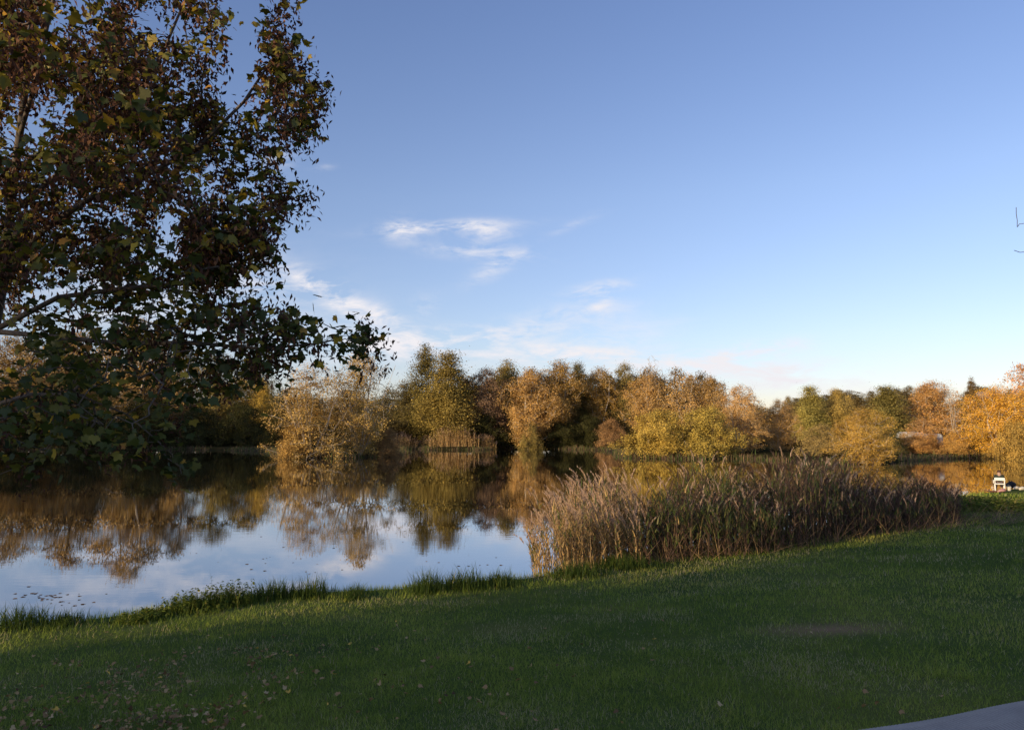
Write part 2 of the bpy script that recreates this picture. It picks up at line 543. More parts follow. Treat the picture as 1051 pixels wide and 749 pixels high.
variant('alder', seed=1, H=18, W=3.6, base=0.10, shape='cone', ncl=440, per=95, leaf=0.22, sig=0.72, lobes=0.4)
variant('column', seed=2, H=18, W=3.2, base=0.10, shape='column', ncl=380, per=88, leaf=0.22, sig=0.7, lobes=0.45)
variant('round_a', seed=3, H=16, W=5.0, base=0.14, shape='round', ncl=400, per=85, leaf=0.20, sig=0.6, lobes=0.5, pale=True, tiprad=0.034, expo=0.44)
variant('round_b', seed=4, H=16, W=5.0, base=0.10, shape='round', ncl=380, per=85, leaf=0.20, sig=0.6, lobes=0.6, stems=2, spread=0.3, tiprad=0.034, expo=0.44)
variant('round_c', seed=5, H=16, W=4.6, base=0.16, shape='vase', ncl=360, per=72, leaf=0.20, sig=0.55, lobes=0.55, pale=True, stems=3, spread=0.35, tiprad=0.034, expo=0.44)
variant('airy', seed=6, H=15, W=4.6, base=0.12, shape='vase', ncl=300, per=20, leaf=0.26, sig=0.5, lobes=0.4, pale=True, stems=4, spread=0.5, tiprad=0.016)
variant('willow', seed=7, H=13, W=4.6, base=0.02, shape='round', ncl=440, per=52, leaf=0.16, sig=0.40, lobes=0.5, pale=True, stems=11, spread=1.15, tiprad=0.02, rmax=0.17, fill=0.6)
variant('willow_b', seed=8, H=13, W=4.8, base=0.01, shape='dome', ncl=440, per=50, leaf=0.16, sig=0.40, lobes=0.55, pale=True, stems=10, spread=1.15, tiprad=0.02, rmax=0.17, fill=0.6)
variant('shrub', seed=9, H=5.5, W=4.2, base=0.0, shape='dome', ncl=320, per=95, leaf=0.14, sig=0.36, lobes=0.5, stems=6, spread=0.6, tiprad=0.011, rmax=0.08)
variant('shrub_b', seed=10, H=5, W=3.6, base=0.0, shape='dome', ncl=260, per=72, leaf=0.14, sig=0.36, lobes=0.55, stems=7, spread=0.7, tiprad=0.011, rmax=0.07)
variant('bare', seed=12, H=17, W=4.6, base=0.2, shape='vase', ncl=420, per=0, stems=3, spread=0.35, tiprad=0.02, lobes=0.3, pale=True)
variant('conifer', seed=13, H=17, W=3.0, base=0.12, shape='cone', ncl=300, per=90, leaf=0.20, sig=0.42, lobes=0.15, up=0.1)
variant('fluffy', tiprad=0.026, seed=14, H=13, W=5.2, base=0.03, shape='round', ncl=460, per=85, leaf=0.155, sig=0.48, lobes=0.5, pale=True, stems=4, spread=0.45)


def place_tree(name, key, px, top, d, half=None, color=(0.2, 0.12, 0.04), label='', cat='tree', group=None, rz=None, base_drop=0.0, trunk_col=None):
    """tree standing d metres out whose crown reaches the given height and half width there"""
    p = at(px, top, d)
    g = hz(p[0], p[1])
    me_t, me_l, H0, W0 = VAR[key][:4]
    hh = p[2] - g
    sz = hh / (H0 * 1.01)
    sxy = sz if half is None else (half / FOC * d) / (W0 * 1.08)
    o = empty(name, (p[0], p[1], g - base_drop), rng.uniform(0, 6.28) if rz is None else rz)
    o.scale = (sxy, sxy, sz)
    mobj('trunk', me_t, o)
    if me_l: mobj('crown', me_l, o, color)
    tag(o, label, cat, group)
    return o


def merged_wood(name, items, color, label, small=0.35):
    """a distant mass of trees that reads as one wood"""
    V, F, T, n = [], [], [], 0
    for key, x, y, hgt_m, w, rz in items:
        tr, lf, H0, W0 = VAR[key][4], VAR[key][5], VAR[key][2], VAR[key][3]
        g = hz(x, y)
        s = np.array([w / W0, w / W0, hgt_m / H0])
        c, sn = math.cos(rz), math.sin(rz)
        nl = len(lf[1]); pick = np.sort(rng.choice(nl, int(nl * small), replace=False))
        q = lf[0].reshape(-1, 4, 3)[pick]
        ctr = q.mean(1, keepdims=True); q = ctr + (q - ctr) * (0.85 / math.sqrt(small))
        pts = np.concatenate([q.reshape(-1, 3), tr[0]]) * s
        pts = np.column_stack([pts[:, 0] * c - pts[:, 1] * sn + x, pts[:, 0] * sn + pts[:, 1] * c + y, pts[:, 2] + g])
        tshift = rng.uniform(-0.25, 0.25)
        V.append(pts)
        F.append(np.arange(len(pick) * 4).reshape(-1, 4) + n)
        F.append(tr[1] + n + len(pick) * 4)
        T.append(np.clip(lf[2].reshape(-1, 4)[pick].ravel() + tshift, 0, 1)); T.append(np.full(len(tr[0]), 0.0))
        n += len(pts)
    me = mesh_np(name, np.concatenate(V), [np.concatenate(F)], tint=np.concatenate(T), mat=M_CROWN)
    return tag(mobj(name, me, None, color), label, 'woodland', kind='stuff')


# colours of the foliage; DK has the understorey shade put into it
OL = (0.215, 0.168, 0.062); OLG = (0.195, 0.172, 0.06); DG = (0.11, 0.09, 0.038); OR = (0.38, 0.24, 0.10); BR = (0.30, 0.20, 0.09)
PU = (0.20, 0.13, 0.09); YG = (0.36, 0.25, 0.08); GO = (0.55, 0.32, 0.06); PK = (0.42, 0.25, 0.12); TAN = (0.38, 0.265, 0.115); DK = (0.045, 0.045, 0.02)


SHADE_HEDGE = [(-27 + 1.15 * k, -2.0 + 0.22 * k + 0.5 * math.sin(k * 1.7), 2.1 + 0.45 * math.sin(k * 2.3 + 1) + (1.15 if k > 8 else 0), 1.1 if k < 9 else 1.4) for k in range(15)]  # unseen shrub row added, its height shaped for low shade on the bank


def build_far_trees():
    T = place_tree
    # --- left part of the far bank, behind the maple
    T('broadleaf_tree', 'round_a', 18, 343, 168, 44, (0.30, 0.205, 0.09), 'orange brown tree behind the maple at the left edge of the far bank')
    T('broadleaf_tree', 'round_b', 80, 338, 172, 36, BR, 'brown tree on the far bank, seen through the middle of the maple leaves')
    T('broadleaf_tree', 'round_c', 142, 326, 166, 34, (0.29, 0.195, 0.085), 'tallest orange brown tree seen through gaps low in the maple')
    T('broadleaf_tree', 'round_c', 186, 350, 170, 26, BR, 'brown tree just right of the tallest one behind the maple')
    T('broadleaf_tree', 'round_b', 226, 362, 172, 30, OL, 'dim olive tree behind the hanging right branch of the maple')
    T('broadleaf_tree', 'round_a', 262, 374, 176, 26, YG, 'olive tree left of the lakeside willows, its top under the maple branch')
    T('shrub', 'shrub_b', 270, 392, 166, 15, (0.30, 0.205, 0.05), 'bright yellow leafy tree left of the lakeside willows', 'shrub')
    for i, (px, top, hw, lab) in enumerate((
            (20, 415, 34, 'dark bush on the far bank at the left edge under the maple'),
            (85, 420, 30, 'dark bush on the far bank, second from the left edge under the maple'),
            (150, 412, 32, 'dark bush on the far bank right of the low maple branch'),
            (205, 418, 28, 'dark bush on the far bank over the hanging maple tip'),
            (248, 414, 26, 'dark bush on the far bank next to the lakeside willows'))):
        T('shrub', ('shrub', 'shrub_b')[i % 2], px, top, 161, hw, DK, lab, 'shrub', 'dark shrubs on the far bank')  # shade under the trees is put into their dark colour
    # --- the willows on the point
    T('willow_tree', 'willow_b', 322, 372, 101, 44, (0.37, 0.25, 0.098), 'left tan willow with pale leaning stems standing in the water', rz=1.1)
    T('willow_tree', 'willow', 372, 358, 106, 37, (0.34, 0.235, 0.088), 'right and taller tan willow with many pale stems on the point', rz=0.3)
    T('shrub', 'shrub_b', 303, 436, 100, 20, (0.30, 0.19, 0.07), 'low tan bush overhanging the water at the left of the willows', 'shrub')
    T('shrub', 'shrub_b', 398, 440, 108, 16, (0.255, 0.158, 0.079), 'low brown bush at the right foot of the willows', 'shrub')
    T('broadleaf_tree', 'round_b', 418, 392, 176, 26, DG, 'shaded dark tree between the willows and the tall green alders')
    # --- centre
    T('alder_tree', 'column', 437, 353, 172, 17, (0.13, 0.105, 0.036), 'tall narrow dark green alder behind the cone shaped one')
    T('alder_tree', 'alder', 460, 361, 160, 28, (0.215, 0.165, 0.055), 'cone shaped olive green alder above the orange reed clump')
    T('broadleaf_tree', 'round_b', 498, 377, 164, 24, PU, 'purplish brown tree right of the cone shaped alder')
    T('broadleaf_tree', 'column', 521, 369, 174, 17, OL, 'dull olive narrow tree behind the purplish brown one')
    T('broadleaf_tree', 'round_a', 543, 377, 160, 26, OR, 'orange leaved tree with a forked pale trunk in the middle of the bank', rz=2.0)
    T('shrub', 'shrub_b', 545, 434, 156, 12, OL, 'olive bush drooping to the water under the orange tree', 'shrub')
    T('broadleaf_tree', 'round_c', 574, 370, 163, 25, (0.285, 0.182, 0.067), 'light brown tree with pale limbs right of the orange one')
    T('alder_tree', 'alder', 593, 372, 170, 14, (0.12, 0.10, 0.04), 'slim dark green tree standing between two light brown ones')
    T('broadleaf_tree', 'round_c', 616, 377, 168, 21, (0.270, 0.174, 0.061), 'light brown tree right of the slim dark green one')
    T('broadleaf_tree', 'round_b', 640, 372, 170, 19, OL, 'olive tree left of the leafless pale tree')
    T('bare_tree', 'bare', 668, 363, 178, 17, None, 'leafless pale twiggy tree sticking up above the wood')
    T('broadleaf_tree', 'round_a', 664, 383, 158, 24, OR, 'orange brown tree in front of the leafless pale tree')
    T('broadleaf_tree', 'airy', 703, 382, 140, 25, (0.330, 0.213, 0.096), 'thin brown tree with bare pale limbs behind the yellow green bush')
    T('broadleaf_tree', 'round_c', 729, 386, 140, 18, (0.315, 0.205, 0.088), 'sparse tan tree between the pale limbed one and a russet tree')
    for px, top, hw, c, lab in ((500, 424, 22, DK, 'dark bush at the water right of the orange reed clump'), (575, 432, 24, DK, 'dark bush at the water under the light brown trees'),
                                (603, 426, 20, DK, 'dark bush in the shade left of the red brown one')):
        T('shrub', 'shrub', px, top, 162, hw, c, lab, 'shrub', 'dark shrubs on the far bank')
    T('shrub', 'shrub_b', 627, 430, 154, 16, (0.25, 0.15, 0.08), 'red brown bush at the water left of the yellow green one', 'shrub')
    T('shrub', 'shrub', 676, 421, 101, 34, (0.36, 0.262, 0.072), 'big yellow green bush bulging over the water, left half', 'shrub')
    T('shrub', 'shrub', 724, 418, 101, 34, (0.33, 0.25, 0.07), 'yellow green bush bulging over the water, joined to the big one', 'shrub')
    # --- right
    T('broadleaf_tree', 'fluffy', 760, 395, 106, 27, (0.42, 0.265, 0.12), 'russet tree with a pale trunk right of the yellow green bushes')
    T('broadleaf_tree', 'fluffy', 799, 410, 110, 20, (0.38, 0.235, 0.10), 'lower russet tree right of the pale trunked russet one')
    T('broadleaf_tree', 'round_b', 809, 406, 160, 9, (0.22, 0.165, 0.07), 'tiny dark round tree top in the dip of the skyline')
    T('broadleaf_tree', 'alder', 831, 396, 128, 17, (0.28, 0.24, 0.08), 'olive green tree with a pointed top right of the dip')
    T('broadleaf_tree', 'round_b', 858, 398, 130, 16, (0.36, 0.265, 0.09), 'yellowish olive tree beside the pointed olive one')
    T('broadleaf_tree', 'alder', 909, 396, 120, 23, (0.20, 0.17, 0.062), 'dark green tree with a ragged peak left of the reddish tree')
    T('shrub', 'fluffy', 886, 419, 80, 34, (0.40, 0.26, 0.075), 'yellow olive bushy tree rising right behind the reeds', 'shrub')
    T('shrub', 'shrub_b', 842, 436, 92, 24, (0.255, 0.190, 0.088), 'brownish bush left of the yellow olive bushy tree', 'shrub')
    T('broadleaf_tree', 'fluffy', 957, 391, 124, 36, (0.42, 0.24, 0.095), 'reddish orange tree with white limbs above the white caravans', rz=1.7)
    T('bare_tree', 'bare', 978, 396, 112, 15, None, 'bare white limbed tree between the reddish and golden trees', rz=0.8)
    T('conifer_tree', 'conifer', 996, 386, 136, 9, (0.150, 0.103, 0.052), 'dark narrow fir top between the reddish and golden trees')
    T('broadleaf_tree', 'fluffy', 1022, 396, 101, 36, GO, 'bright golden tree at the water on the right')
    T('broadleaf_tree', 'fluffy', 1062, 392, 104, 30, (0.540, 0.316, 0.070), 'golden tree cut by the right edge of the picture')
    T('broadleaf_tree', 'airy', 1052, 370, 128, 24, (0.480, 0.261, 0.131), 'pinkish thin tree top rising above the golden trees')
    T('shrub', 'shrub', 1040, 432, 97, 24, (0.34, 0.23, 0.075), 'olive yellow bush at the water behind the angler', 'shrub')
    T('shrub', 'shrub', 940, 447.5, 103, 24, (0.390, 0.221, 0.088), 'low orange bush in front of the white caravans', 'shrub')
    T('broadleaf_tree', 'airy', 944, 428, 105, 15, (0.40, 0.23, 0.10), 'thin orange sapling whose bare limbs cross the white caravans')
    T('shrub', 'shrub_b', 927, 444, 104.5, 8, (0.34, 0.21, 0.08), 'small tan bush hiding the left end of the white caravans', 'shrub')
    T('shrub', 'shrub_b', 957, 445, 104.5, 9, (0.38, 0.22, 0.08), 'small orange bush hiding the right end of the white caravans', 'shrub')
    T('shrub', 'shrub_b', 980, 444, 102, 16, (0.420, 0.253, 0.088), 'low orange bush at the water left of the golden tree', 'shrub')
    T('shrub', 'shrub_b', 915, 440, 100, 14, (0.075, 0.071, 0.035), 'dark low bush left of the white caravans', 'shrub')
    # --- woods behind and round about
    items = []
    for k in range(46):
        px = -40 + k * 16 + rng.uniform(-6, 6)
        d = rng.uniform(182, 225)
        p = at(px, (374 if px < 170 else 400) + rng.uniform(-6, 14), d)
        items.append((('round_b', 'alder', 'round_a', 'column')[k % 4], p[0], p[1], p[2] - hz(p[0], p[1]), rng.uniform(4.5, 6.5), rng.uniform(0, 6)))
    for k in range(20):
        px = 476 + k * 13.5 + rng.uniform(-4, 4)
        d = rng.uniform(174, 186)
        p = at(px, 382 + rng.uniform(-5, 8), d)
        items.append((('round_b', 'round_a', 'round_c', 'column')[k % 4], p[0], p[1], p[2] - hz(p[0], p[1]), rng.uniform(3.6, 5.0), rng.uniform(0, 6)))
    merged_wood('woodland', items, (0.19, 0.125, 0.05), 'dense brown autumn wood closing the view behind the left and middle of the far bank', 0.3)
    items = []
    for k in range(24):
        px = 740 + k * 15 + rng.uniform(-6, 6)
        d = rng.uniform(134, 160)
        p = at(px, 419 + rng.uniform(-5, 8), d)
        items.append((('round_b', 'alder', 'round_a')[k % 3], p[0], p[1], p[2] - hz(p[0], p[1]), rng.uniform(3.4, 4.8), rng.uniform(0, 6)))
    merged_wood('woodland', items, (0.34, 0.23, 0.095), 'golden brown wood closing the view behind the right half of the far bank', 0.3)
    items = []
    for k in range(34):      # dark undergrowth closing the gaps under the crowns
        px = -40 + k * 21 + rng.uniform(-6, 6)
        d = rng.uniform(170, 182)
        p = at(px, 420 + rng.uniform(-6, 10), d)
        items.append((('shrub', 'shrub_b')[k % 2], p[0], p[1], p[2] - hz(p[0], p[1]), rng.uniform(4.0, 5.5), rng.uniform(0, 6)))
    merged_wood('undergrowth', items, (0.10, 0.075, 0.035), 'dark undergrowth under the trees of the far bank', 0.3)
    items = []
    for k in range(70):
        px = rng.uniform(800, 1120); d = rng.uniform(270, 430)
        x, y = (px - PW / 2) / FOC * d, d
        items.append((('round_b', 'round_a', 'alder')[k % 3], x, y, rng.uniform(7.5, 10.5), rng.uniform(4, 6), rng.uniform(0, 6)))
    merged_wood('hillside_woodland', items, (0.16, 0.12, 0.06), 'dark wood covering the low hill on the right skyline', 0.2)
    # woods on the left shore, then unseen trees and shrubs added to shade the lawn
    items = []
    for (x, y, h, w) in ((-96, 104, 23, 6.5), (-104, 112, 22, 6.5), (-112, 122, 22, 6.5), (-120, 131, 22, 6.5), (-98, 98, 19, 5.5), (-108, 124, 20, 6), (-126, 140, 20, 6)):
        items.append((('round_b', 'round_a', 'alder')[len(items) % 3], x, y, h, w, rng.uniform(0, 6)))
    merged_wood('shore_woodland', items, (0.180, 0.134, 0.052), 'tall autumn trees along the left shore of the lake', 0.4)
    items = []
    for (x, y, h, w) in SHADE:
        items.append((('round_b', 'round_a', 'column')[len(items) % 3], x, y, h, w, rng.uniform(0, 6)))
    shade_hedge = [('shrub_b' if k % 2 else 'shrub', x, y, h, w, rng.uniform(0, 6)) for k, (x, y, h, w) in enumerate(SHADE_HEDGE)]
    merged_wood('shade_hedge', shade_hedge, (0.10, 0.11, 0.04), 'unseen ragged shrub row added left of the lawn to shade the bank', 0.5)
    merged_wood('shade_woodland', items, (0.150, 0.126, 0.052), 'unseen tall trees added behind the viewer to shade the lawn', 0.6)


SHADE = []                     # unseen tall trees added far behind the viewer to cast the lawn's shade
for _k in range(13):
    for _b, _o in ((0, 0.0), (5, 1.9), (10, 0.7)):
        _q = -3.3 + _k * 3.9 + _o + (1.4 if _k == 0 else 0)
        SHADE.append((2 - (60 + _b) * math.sin(SUN_AZ) + _q * math.cos(SUN_AZ), 10 - (60 + _b) * math.cos(SUN_AZ) - _q * math.sin(SUN_AZ), 13.3 + 1.2 * math.sin(_k * 2.1 + _b) + (1.0 if _b else 0), 3.0 if _k == 0 else 4.0))


# ------------------------------------------------------------------ the maple beside the viewer
def in_poly(x, y, pg):
    ins = False
    n = len(pg)
    for i in range(n):
        ax, ay = pg[i]; bx, by = pg[(i + 1) % n]
        if (ay > y) != (by > y) and x < (bx - ax) * (y - ay) / (by - ay) + ax:
            ins = not ins
    return ins


MAPLE_LEAF = np.array([(0, -0.08), (0.14, -0.20), (0.38, -0.24), (0.40, -0.06), (0.62, 0.06), (0.52, 0.20), (0.66, 0.44), (0.42, 0.42), (0.32, 0.52), (0.26, 0.48), (0.17, 0.76), (0, 1.0)])
MAPLE_LEAF = np.concatenate([MAPLE_LEAF, (MAPLE_LEAF * [-1, 1])[1:-1][::-1]]) * 0.5


def maple_leaves(c, nrm, tip, size, curl):
    t = unit(tip - nrm * np.sum(tip * nrm, 1, keepdims=True))
    s = np.cross(nrm, t)
    L = MAPLE_LEAF
    rr = (L ** 2).sum(1)
    p = c[:, None] + (s[:, None] * L[None, :, :1] + t[:, None] * L[None, :, 1:]) * size[:, None, None] - nrm[:, None] * (np.abs(L[:, 0]) * 0.5 + rr * 0.6)[None, :, None] * (curl * size)[:, None, None]
    k = len(L)
    # two halves folded along the midrib
    a = list(range(0, 12)); b = [0] + list(range(11, k))
    base = np.arange(len(c))[:, None] * k
    return p.reshape(-1, 3), [base + np.array(a)[None], base + np.array(b)[None]], k


def build_maple():
    def at(px, py, d): return AT0(px, py, d * 0.85)    # the tree stands a little nearer
    rg = np.random.default_rng(5)
    outline = [(-260, -220), (150, -220), (205, -60), (222, 0), (228, 40), (205, 70), (220, 100), (238, 118), (266, 98), (278, 66), (287, 20), (290, 0), (297, 40), (298, 66), (296, 92),
               (318, 88), (332, 100), (318, 122), (303, 140), (290, 158), (268, 168), (285, 190), (303, 202), (284, 216), (284, 240), (270, 262), (246, 272), (240, 300),
               (262, 312), (285, 306), (292, 322), (318, 316), (326, 330), (352, 328), (366, 330), (388, 344), (372, 368), (352, 374), (330, 362), (312, 374), (290, 378), (268, 378), (240, 392),
               (214, 402), (196, 424), (172, 440), (182, 470), (197, 488), (186, 496), (160, 472), (140, 462), (104, 452), (62, 462), (44, 480), (20, 470), (-10, 476), (-120, 480), (-260, 440)]
    dens = lambda px, py: 0.42 if (px > 235 and py < 300) else 1.0
    tgt = []
    while len(tgt) < 1180:
        px, py = rg.uniform(-260, 392), rg.uniform(-220, 500)
        if not in_poly(px, py, outline): continue
        # sparse gaps where the sky shows
        g = fbm(np.array([px / 60.]), np.array([py / 60.]), 71)[0]
        if g < (0.445 if py < 250 else 0.39) and rg.uniform() < 0.85: continue
        if py > 395 and rg.uniform() < 0.35: continue
        if px < -10 and rg.uniform() < 0.72: continue
        edge = 0.45 if px > 200 else 1.0
        d = 8.6 + np.clip(rg.normal(0, 1.25), -2.1, 2.4) * edge
        tgt.append(at(px, py, d))
    for px, py, d in ((290, 2, 8.5), (286, 14, 8.5), (300, 66, 8.6), (326, 96, 8.7), (318, 108, 8.7), (299, 201, 8.4), (380, 345, 8.3), (366, 336, 8.3), (350, 350, 8.3), (356, 362, 8.4),
                      (186, 486, 8.2), (178, 470, 8.2), (166, 462, 8.3), (276, 26, 8.5), (302, 46, 8.5), (326, 338, 8.3), (300, 330, 8.3), (312, 345, 8.3), (282, 355, 8.3), (270, 330, 8.3)):
        tgt.append(at(px, py, d))
    for n_, (xa, xb, ya, yb) in ((36, (195, 290, 100, 280)), (24, (235, 385, 312, 376))):
        c_ = 0
        while c_ < n_:
            px, py = rg.uniform(xa, xb), rg.uniform(ya, yb)
            if in_poly(px, py, outline):
                tgt.append(at(px, py, 8.4 + rg.normal(0, 0.4))); c_ += 1
    tgt = np.array(tgt)
    # the trunk and the limbs that leave it
    bx, by = at(-20, 400, 8.7)[:2]
    bz = hz(bx, by)
    def path(pts): return np.array([at(*p) for p in pts])
    trunk = np.vstack([[bx, by, bz - 0.1], path([(-22, 520, 8.7), (-18, 420, 8.7), (-8, 340, 8.7), (2, 290, 8.7), (10, 220, 8.7), (20, 140, 8.7), (30, 60, 8.7), (34, -40, 8.7), (40, -130, 8.7)])])
    limbs = [trunk,
             path([(2, 290, 8.7), (40, 240, 8.6), (90, 205, 8.5), (150, 180, 8.5), (205, 150, 8.5), (250, 105, 8.5), (280, 60, 8.5)]),
             path([(10, 220, 8.7), (70, 170, 8.9), (125, 120, 9.0), (165, 60, 9.1), (190, 0, 9.1), (205, -60, 9.1)]),
             path([(-8, 340, 8.7), (60, 305, 8.4), (130, 296, 8.3), (200, 290, 8.3), (245, 262, 8.3)]),
             path([(-8, 340, 8.7), (50, 345, 8.3), (120, 352, 8.2), (200, 352, 8.2), (270, 358, 8.2), (330, 352, 8.3)]),
             path([(-18, 420, 8.7), (30, 405, 8.2), (80, 405, 8.0), (130, 425, 8.1), (165, 455, 8.2)]),
             path([(20, 140, 8.7), (35, 90, 8.3), (50, 20, 8.0), (70, -60, 7.9)]),
             path([(2, 290, 8.7), (-60, 230, 9.0), (-130, 180, 9.2), (-200, 130, 9.2)]),
             path([(-18, 420, 8.7), (-80, 370, 8.5), (-160, 350, 8.3)])]
    P, par, tips = skeleton(limbs, tgt, rg, arch=0.10, wob=0.08)
    tv, tf = tubes(P, par, 0.0036, 0.46, 0.16, 6)
    root = empty('maple_tree', (bx, by, bz))
    tag(root, 'large dark maple with brown seed bunches filling the left of the picture', 'tree')
    off = np.array([bx, by, bz])
    mobj('trunk', mesh_np('trunk', tv - off, [tf], mat=M_MBARK, smooth=True), root)
    # leaves
    m = rg.poisson(np.where(tgt[:, 2] > 5, 6.8, 8.5), len(tgt)) + 2
    idx = np.repeat(np.arange(len(tgt)), m)
    c = tgt[idx] + rg.normal(0, 1, (len(idx), 3)) * np.array([0.095, 0.11, 0.09])
    c[:, 2] -= 0.04
    nrm = unit(rg.normal(0, 0.6, c.shape) + np.array([0.1, -0.25, 0.75]))
    tip = rg.normal(0, 0.6, c.shape) + np.array([0.1, -0.1, -0.7])
    size = rg.uniform(0.085, 0.205, len(c)) * np.where(c[:, 2] < 4.2, 0.85, 1.0)
    v, fs, k = maple_leaves(c, nrm, tip, size, rg.uniform(0.1, 0.7, len(c)))
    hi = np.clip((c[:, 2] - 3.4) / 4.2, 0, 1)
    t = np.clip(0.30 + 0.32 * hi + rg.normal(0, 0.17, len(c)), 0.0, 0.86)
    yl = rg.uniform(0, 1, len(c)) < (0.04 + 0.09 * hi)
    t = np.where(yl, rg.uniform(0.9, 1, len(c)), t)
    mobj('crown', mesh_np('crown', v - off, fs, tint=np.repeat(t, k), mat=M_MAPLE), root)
    # hanging bunches of winged seeds, mostly high in the crown
    pr = np.clip((tgt[:, 2] - 3.6) / 1.8, 0.14, 0.85)
    has = np.where(rg.uniform(0, 1, len(tgt)) < pr)[0]
    has = np.concatenate([has, has[tgt[has, 2] > 4.9][::2]])
    nb = rg.integers(34, 62, len(has))
    ib = np.repeat(np.arange(len(has)), nb)
    ctr = tgt[has] + rg.normal(0, 0.07, (len(has), 3)) + np.array([0, 0, -0.10])
    cc = ctr[ib] + rg.normal(0, 1, (len(ib), 3)) * np.array([0.065, 0.065, 0.11])
    nn = unit(rg.normal(0, 1, cc.shape)); tp = rg.normal(0, 0.5, cc.shape) + np.array([0, 0, -1.0])
    ln = rg.uniform(0.045, 0.075, len(cc))
    v, f = kites(cc, nn, tp, ln, ln * 0.42, 0.2)
    mobj('seed_bunches', mesh_np('seed_bunches', v - off, [f], tint=np.repeat(np.clip(rg.normal(0.45, 0.25, len(cc)), 0, 1), 4), mat=M_SAMARA), root)


def build_bare_twigs():
    """leafless tree standing just outside on the right; only its drooping twig tips reach into view"""
    rg = np.random.default_rng(31)
    bx, by = 9.6, 9.8
    bz = hz(bx, by)
    T = crown_pts(rg, 150, 7.5, 1.9, 0.3, 'vase', 0.2) + np.array([bx, by, bz])
    T = T[(T[:, 0] / T[:, 1]) > 0.72]
    ext = np.array([at(1043, 213, 9.2), at(1046, 230, 9.4), at(1044, 233, 9.3), at(1041, 257, 9.1), at(1060, 222, 9.3), at(1062, 236, 9.3), at(1060, 258, 9.2)])
    T = np.vstack([T, ext[4:], ext[:4]])
    k = np.linspace(0, 1, 8)
    tr = np.column_stack([bx + 0.15 * np.sin(k * 5), by + 0.1 * np.sin(k * 7), bz - 0.1 + 6.6 * k])
    P, par, tips = skeleton([tr], T, rg, arch=-0.05, wob=0.02)
    v, f = tubes(P, par, 0.0038, 0.45, 0.09, 5)
    root = empty('bare_tree', (bx, by, bz))
    tag(root, 'leafless tree whose drooping twig tips reach in at the right edge of the sky', 'tree')
    mobj('trunk', mesh_np('trunk', v - np.array([bx, by, bz]), [f], mat=M_BARK, smooth=True), root)


# ------------------------------------------------------------------ reeds, grass, banks
def blades(base, az, lean, ln, wd, droop, nseg, rg, twist=None):
    """ribbon blades: leaning ribbons that droop; returns verts (n, 2*(nseg)+1) and faces"""
    n = len(base)
    d = np.column_stack([np.cos(az), np.sin(az)])
    s = np.column_stack([-np.sin(az), np.cos(az), np.zeros(n)])
    if twist is not None:
        tw = az + twist; s = np.column_stack([-np.sin(tw), np.cos(tw), np.zeros(n)])
    V = np.zeros((n, 2 * nseg + 1, 3))
    p = base.copy(); an = lean.copy(); seg = ln / nseg
    for k in range(nseg + 1):
        w = wd * (1 - (k / nseg) ** 1.6)
        if k < nseg:
            V[:, 2 * k] = p - s * w[:, None] / 2; V[:, 2 * k + 1] = p + s * w[:, None] / 2
        else:
            V[:, 2 * nseg] = p
        p = p + np.column_stack([d * np.sin(an)[:, None], np.cos(an)]) * seg[:, None]
        an = an + droop / nseg
    b = np.arange(n)[:, None] * (2 * nseg + 1)
    F4 = np.concatenate([b + np.array([[2 * k, 2 * k + 1, 2 * k + 3, 2 * k + 2]]) for k in range(nseg - 1)]) if nseg > 1 else np.zeros((0, 4), int)
    F3 = b + np.array([[2 * nseg - 2, 2 * nseg - 1, 2 * nseg]])
    return V.reshape(-1, 3), F4, F3, 2 * nseg + 1


class Pile:
    def __init__(self): self.V, self.F, self.T, self.n = [], [], [], 0

    def add(self, v, fs, t):
        self.V.append(v); self.T.append(t)
        for f in fs:
            if len(f): self.F.append(np.asarray(f) + self.n)
        self.n += len(v)

    def mesh(self, name, mat, off=None):
        v = np.concatenate(self.V)
        if off is not None: v = v - off
        return mesh_np(name, v, self.F, tint=np.concatenate(self.T), mat=mat)


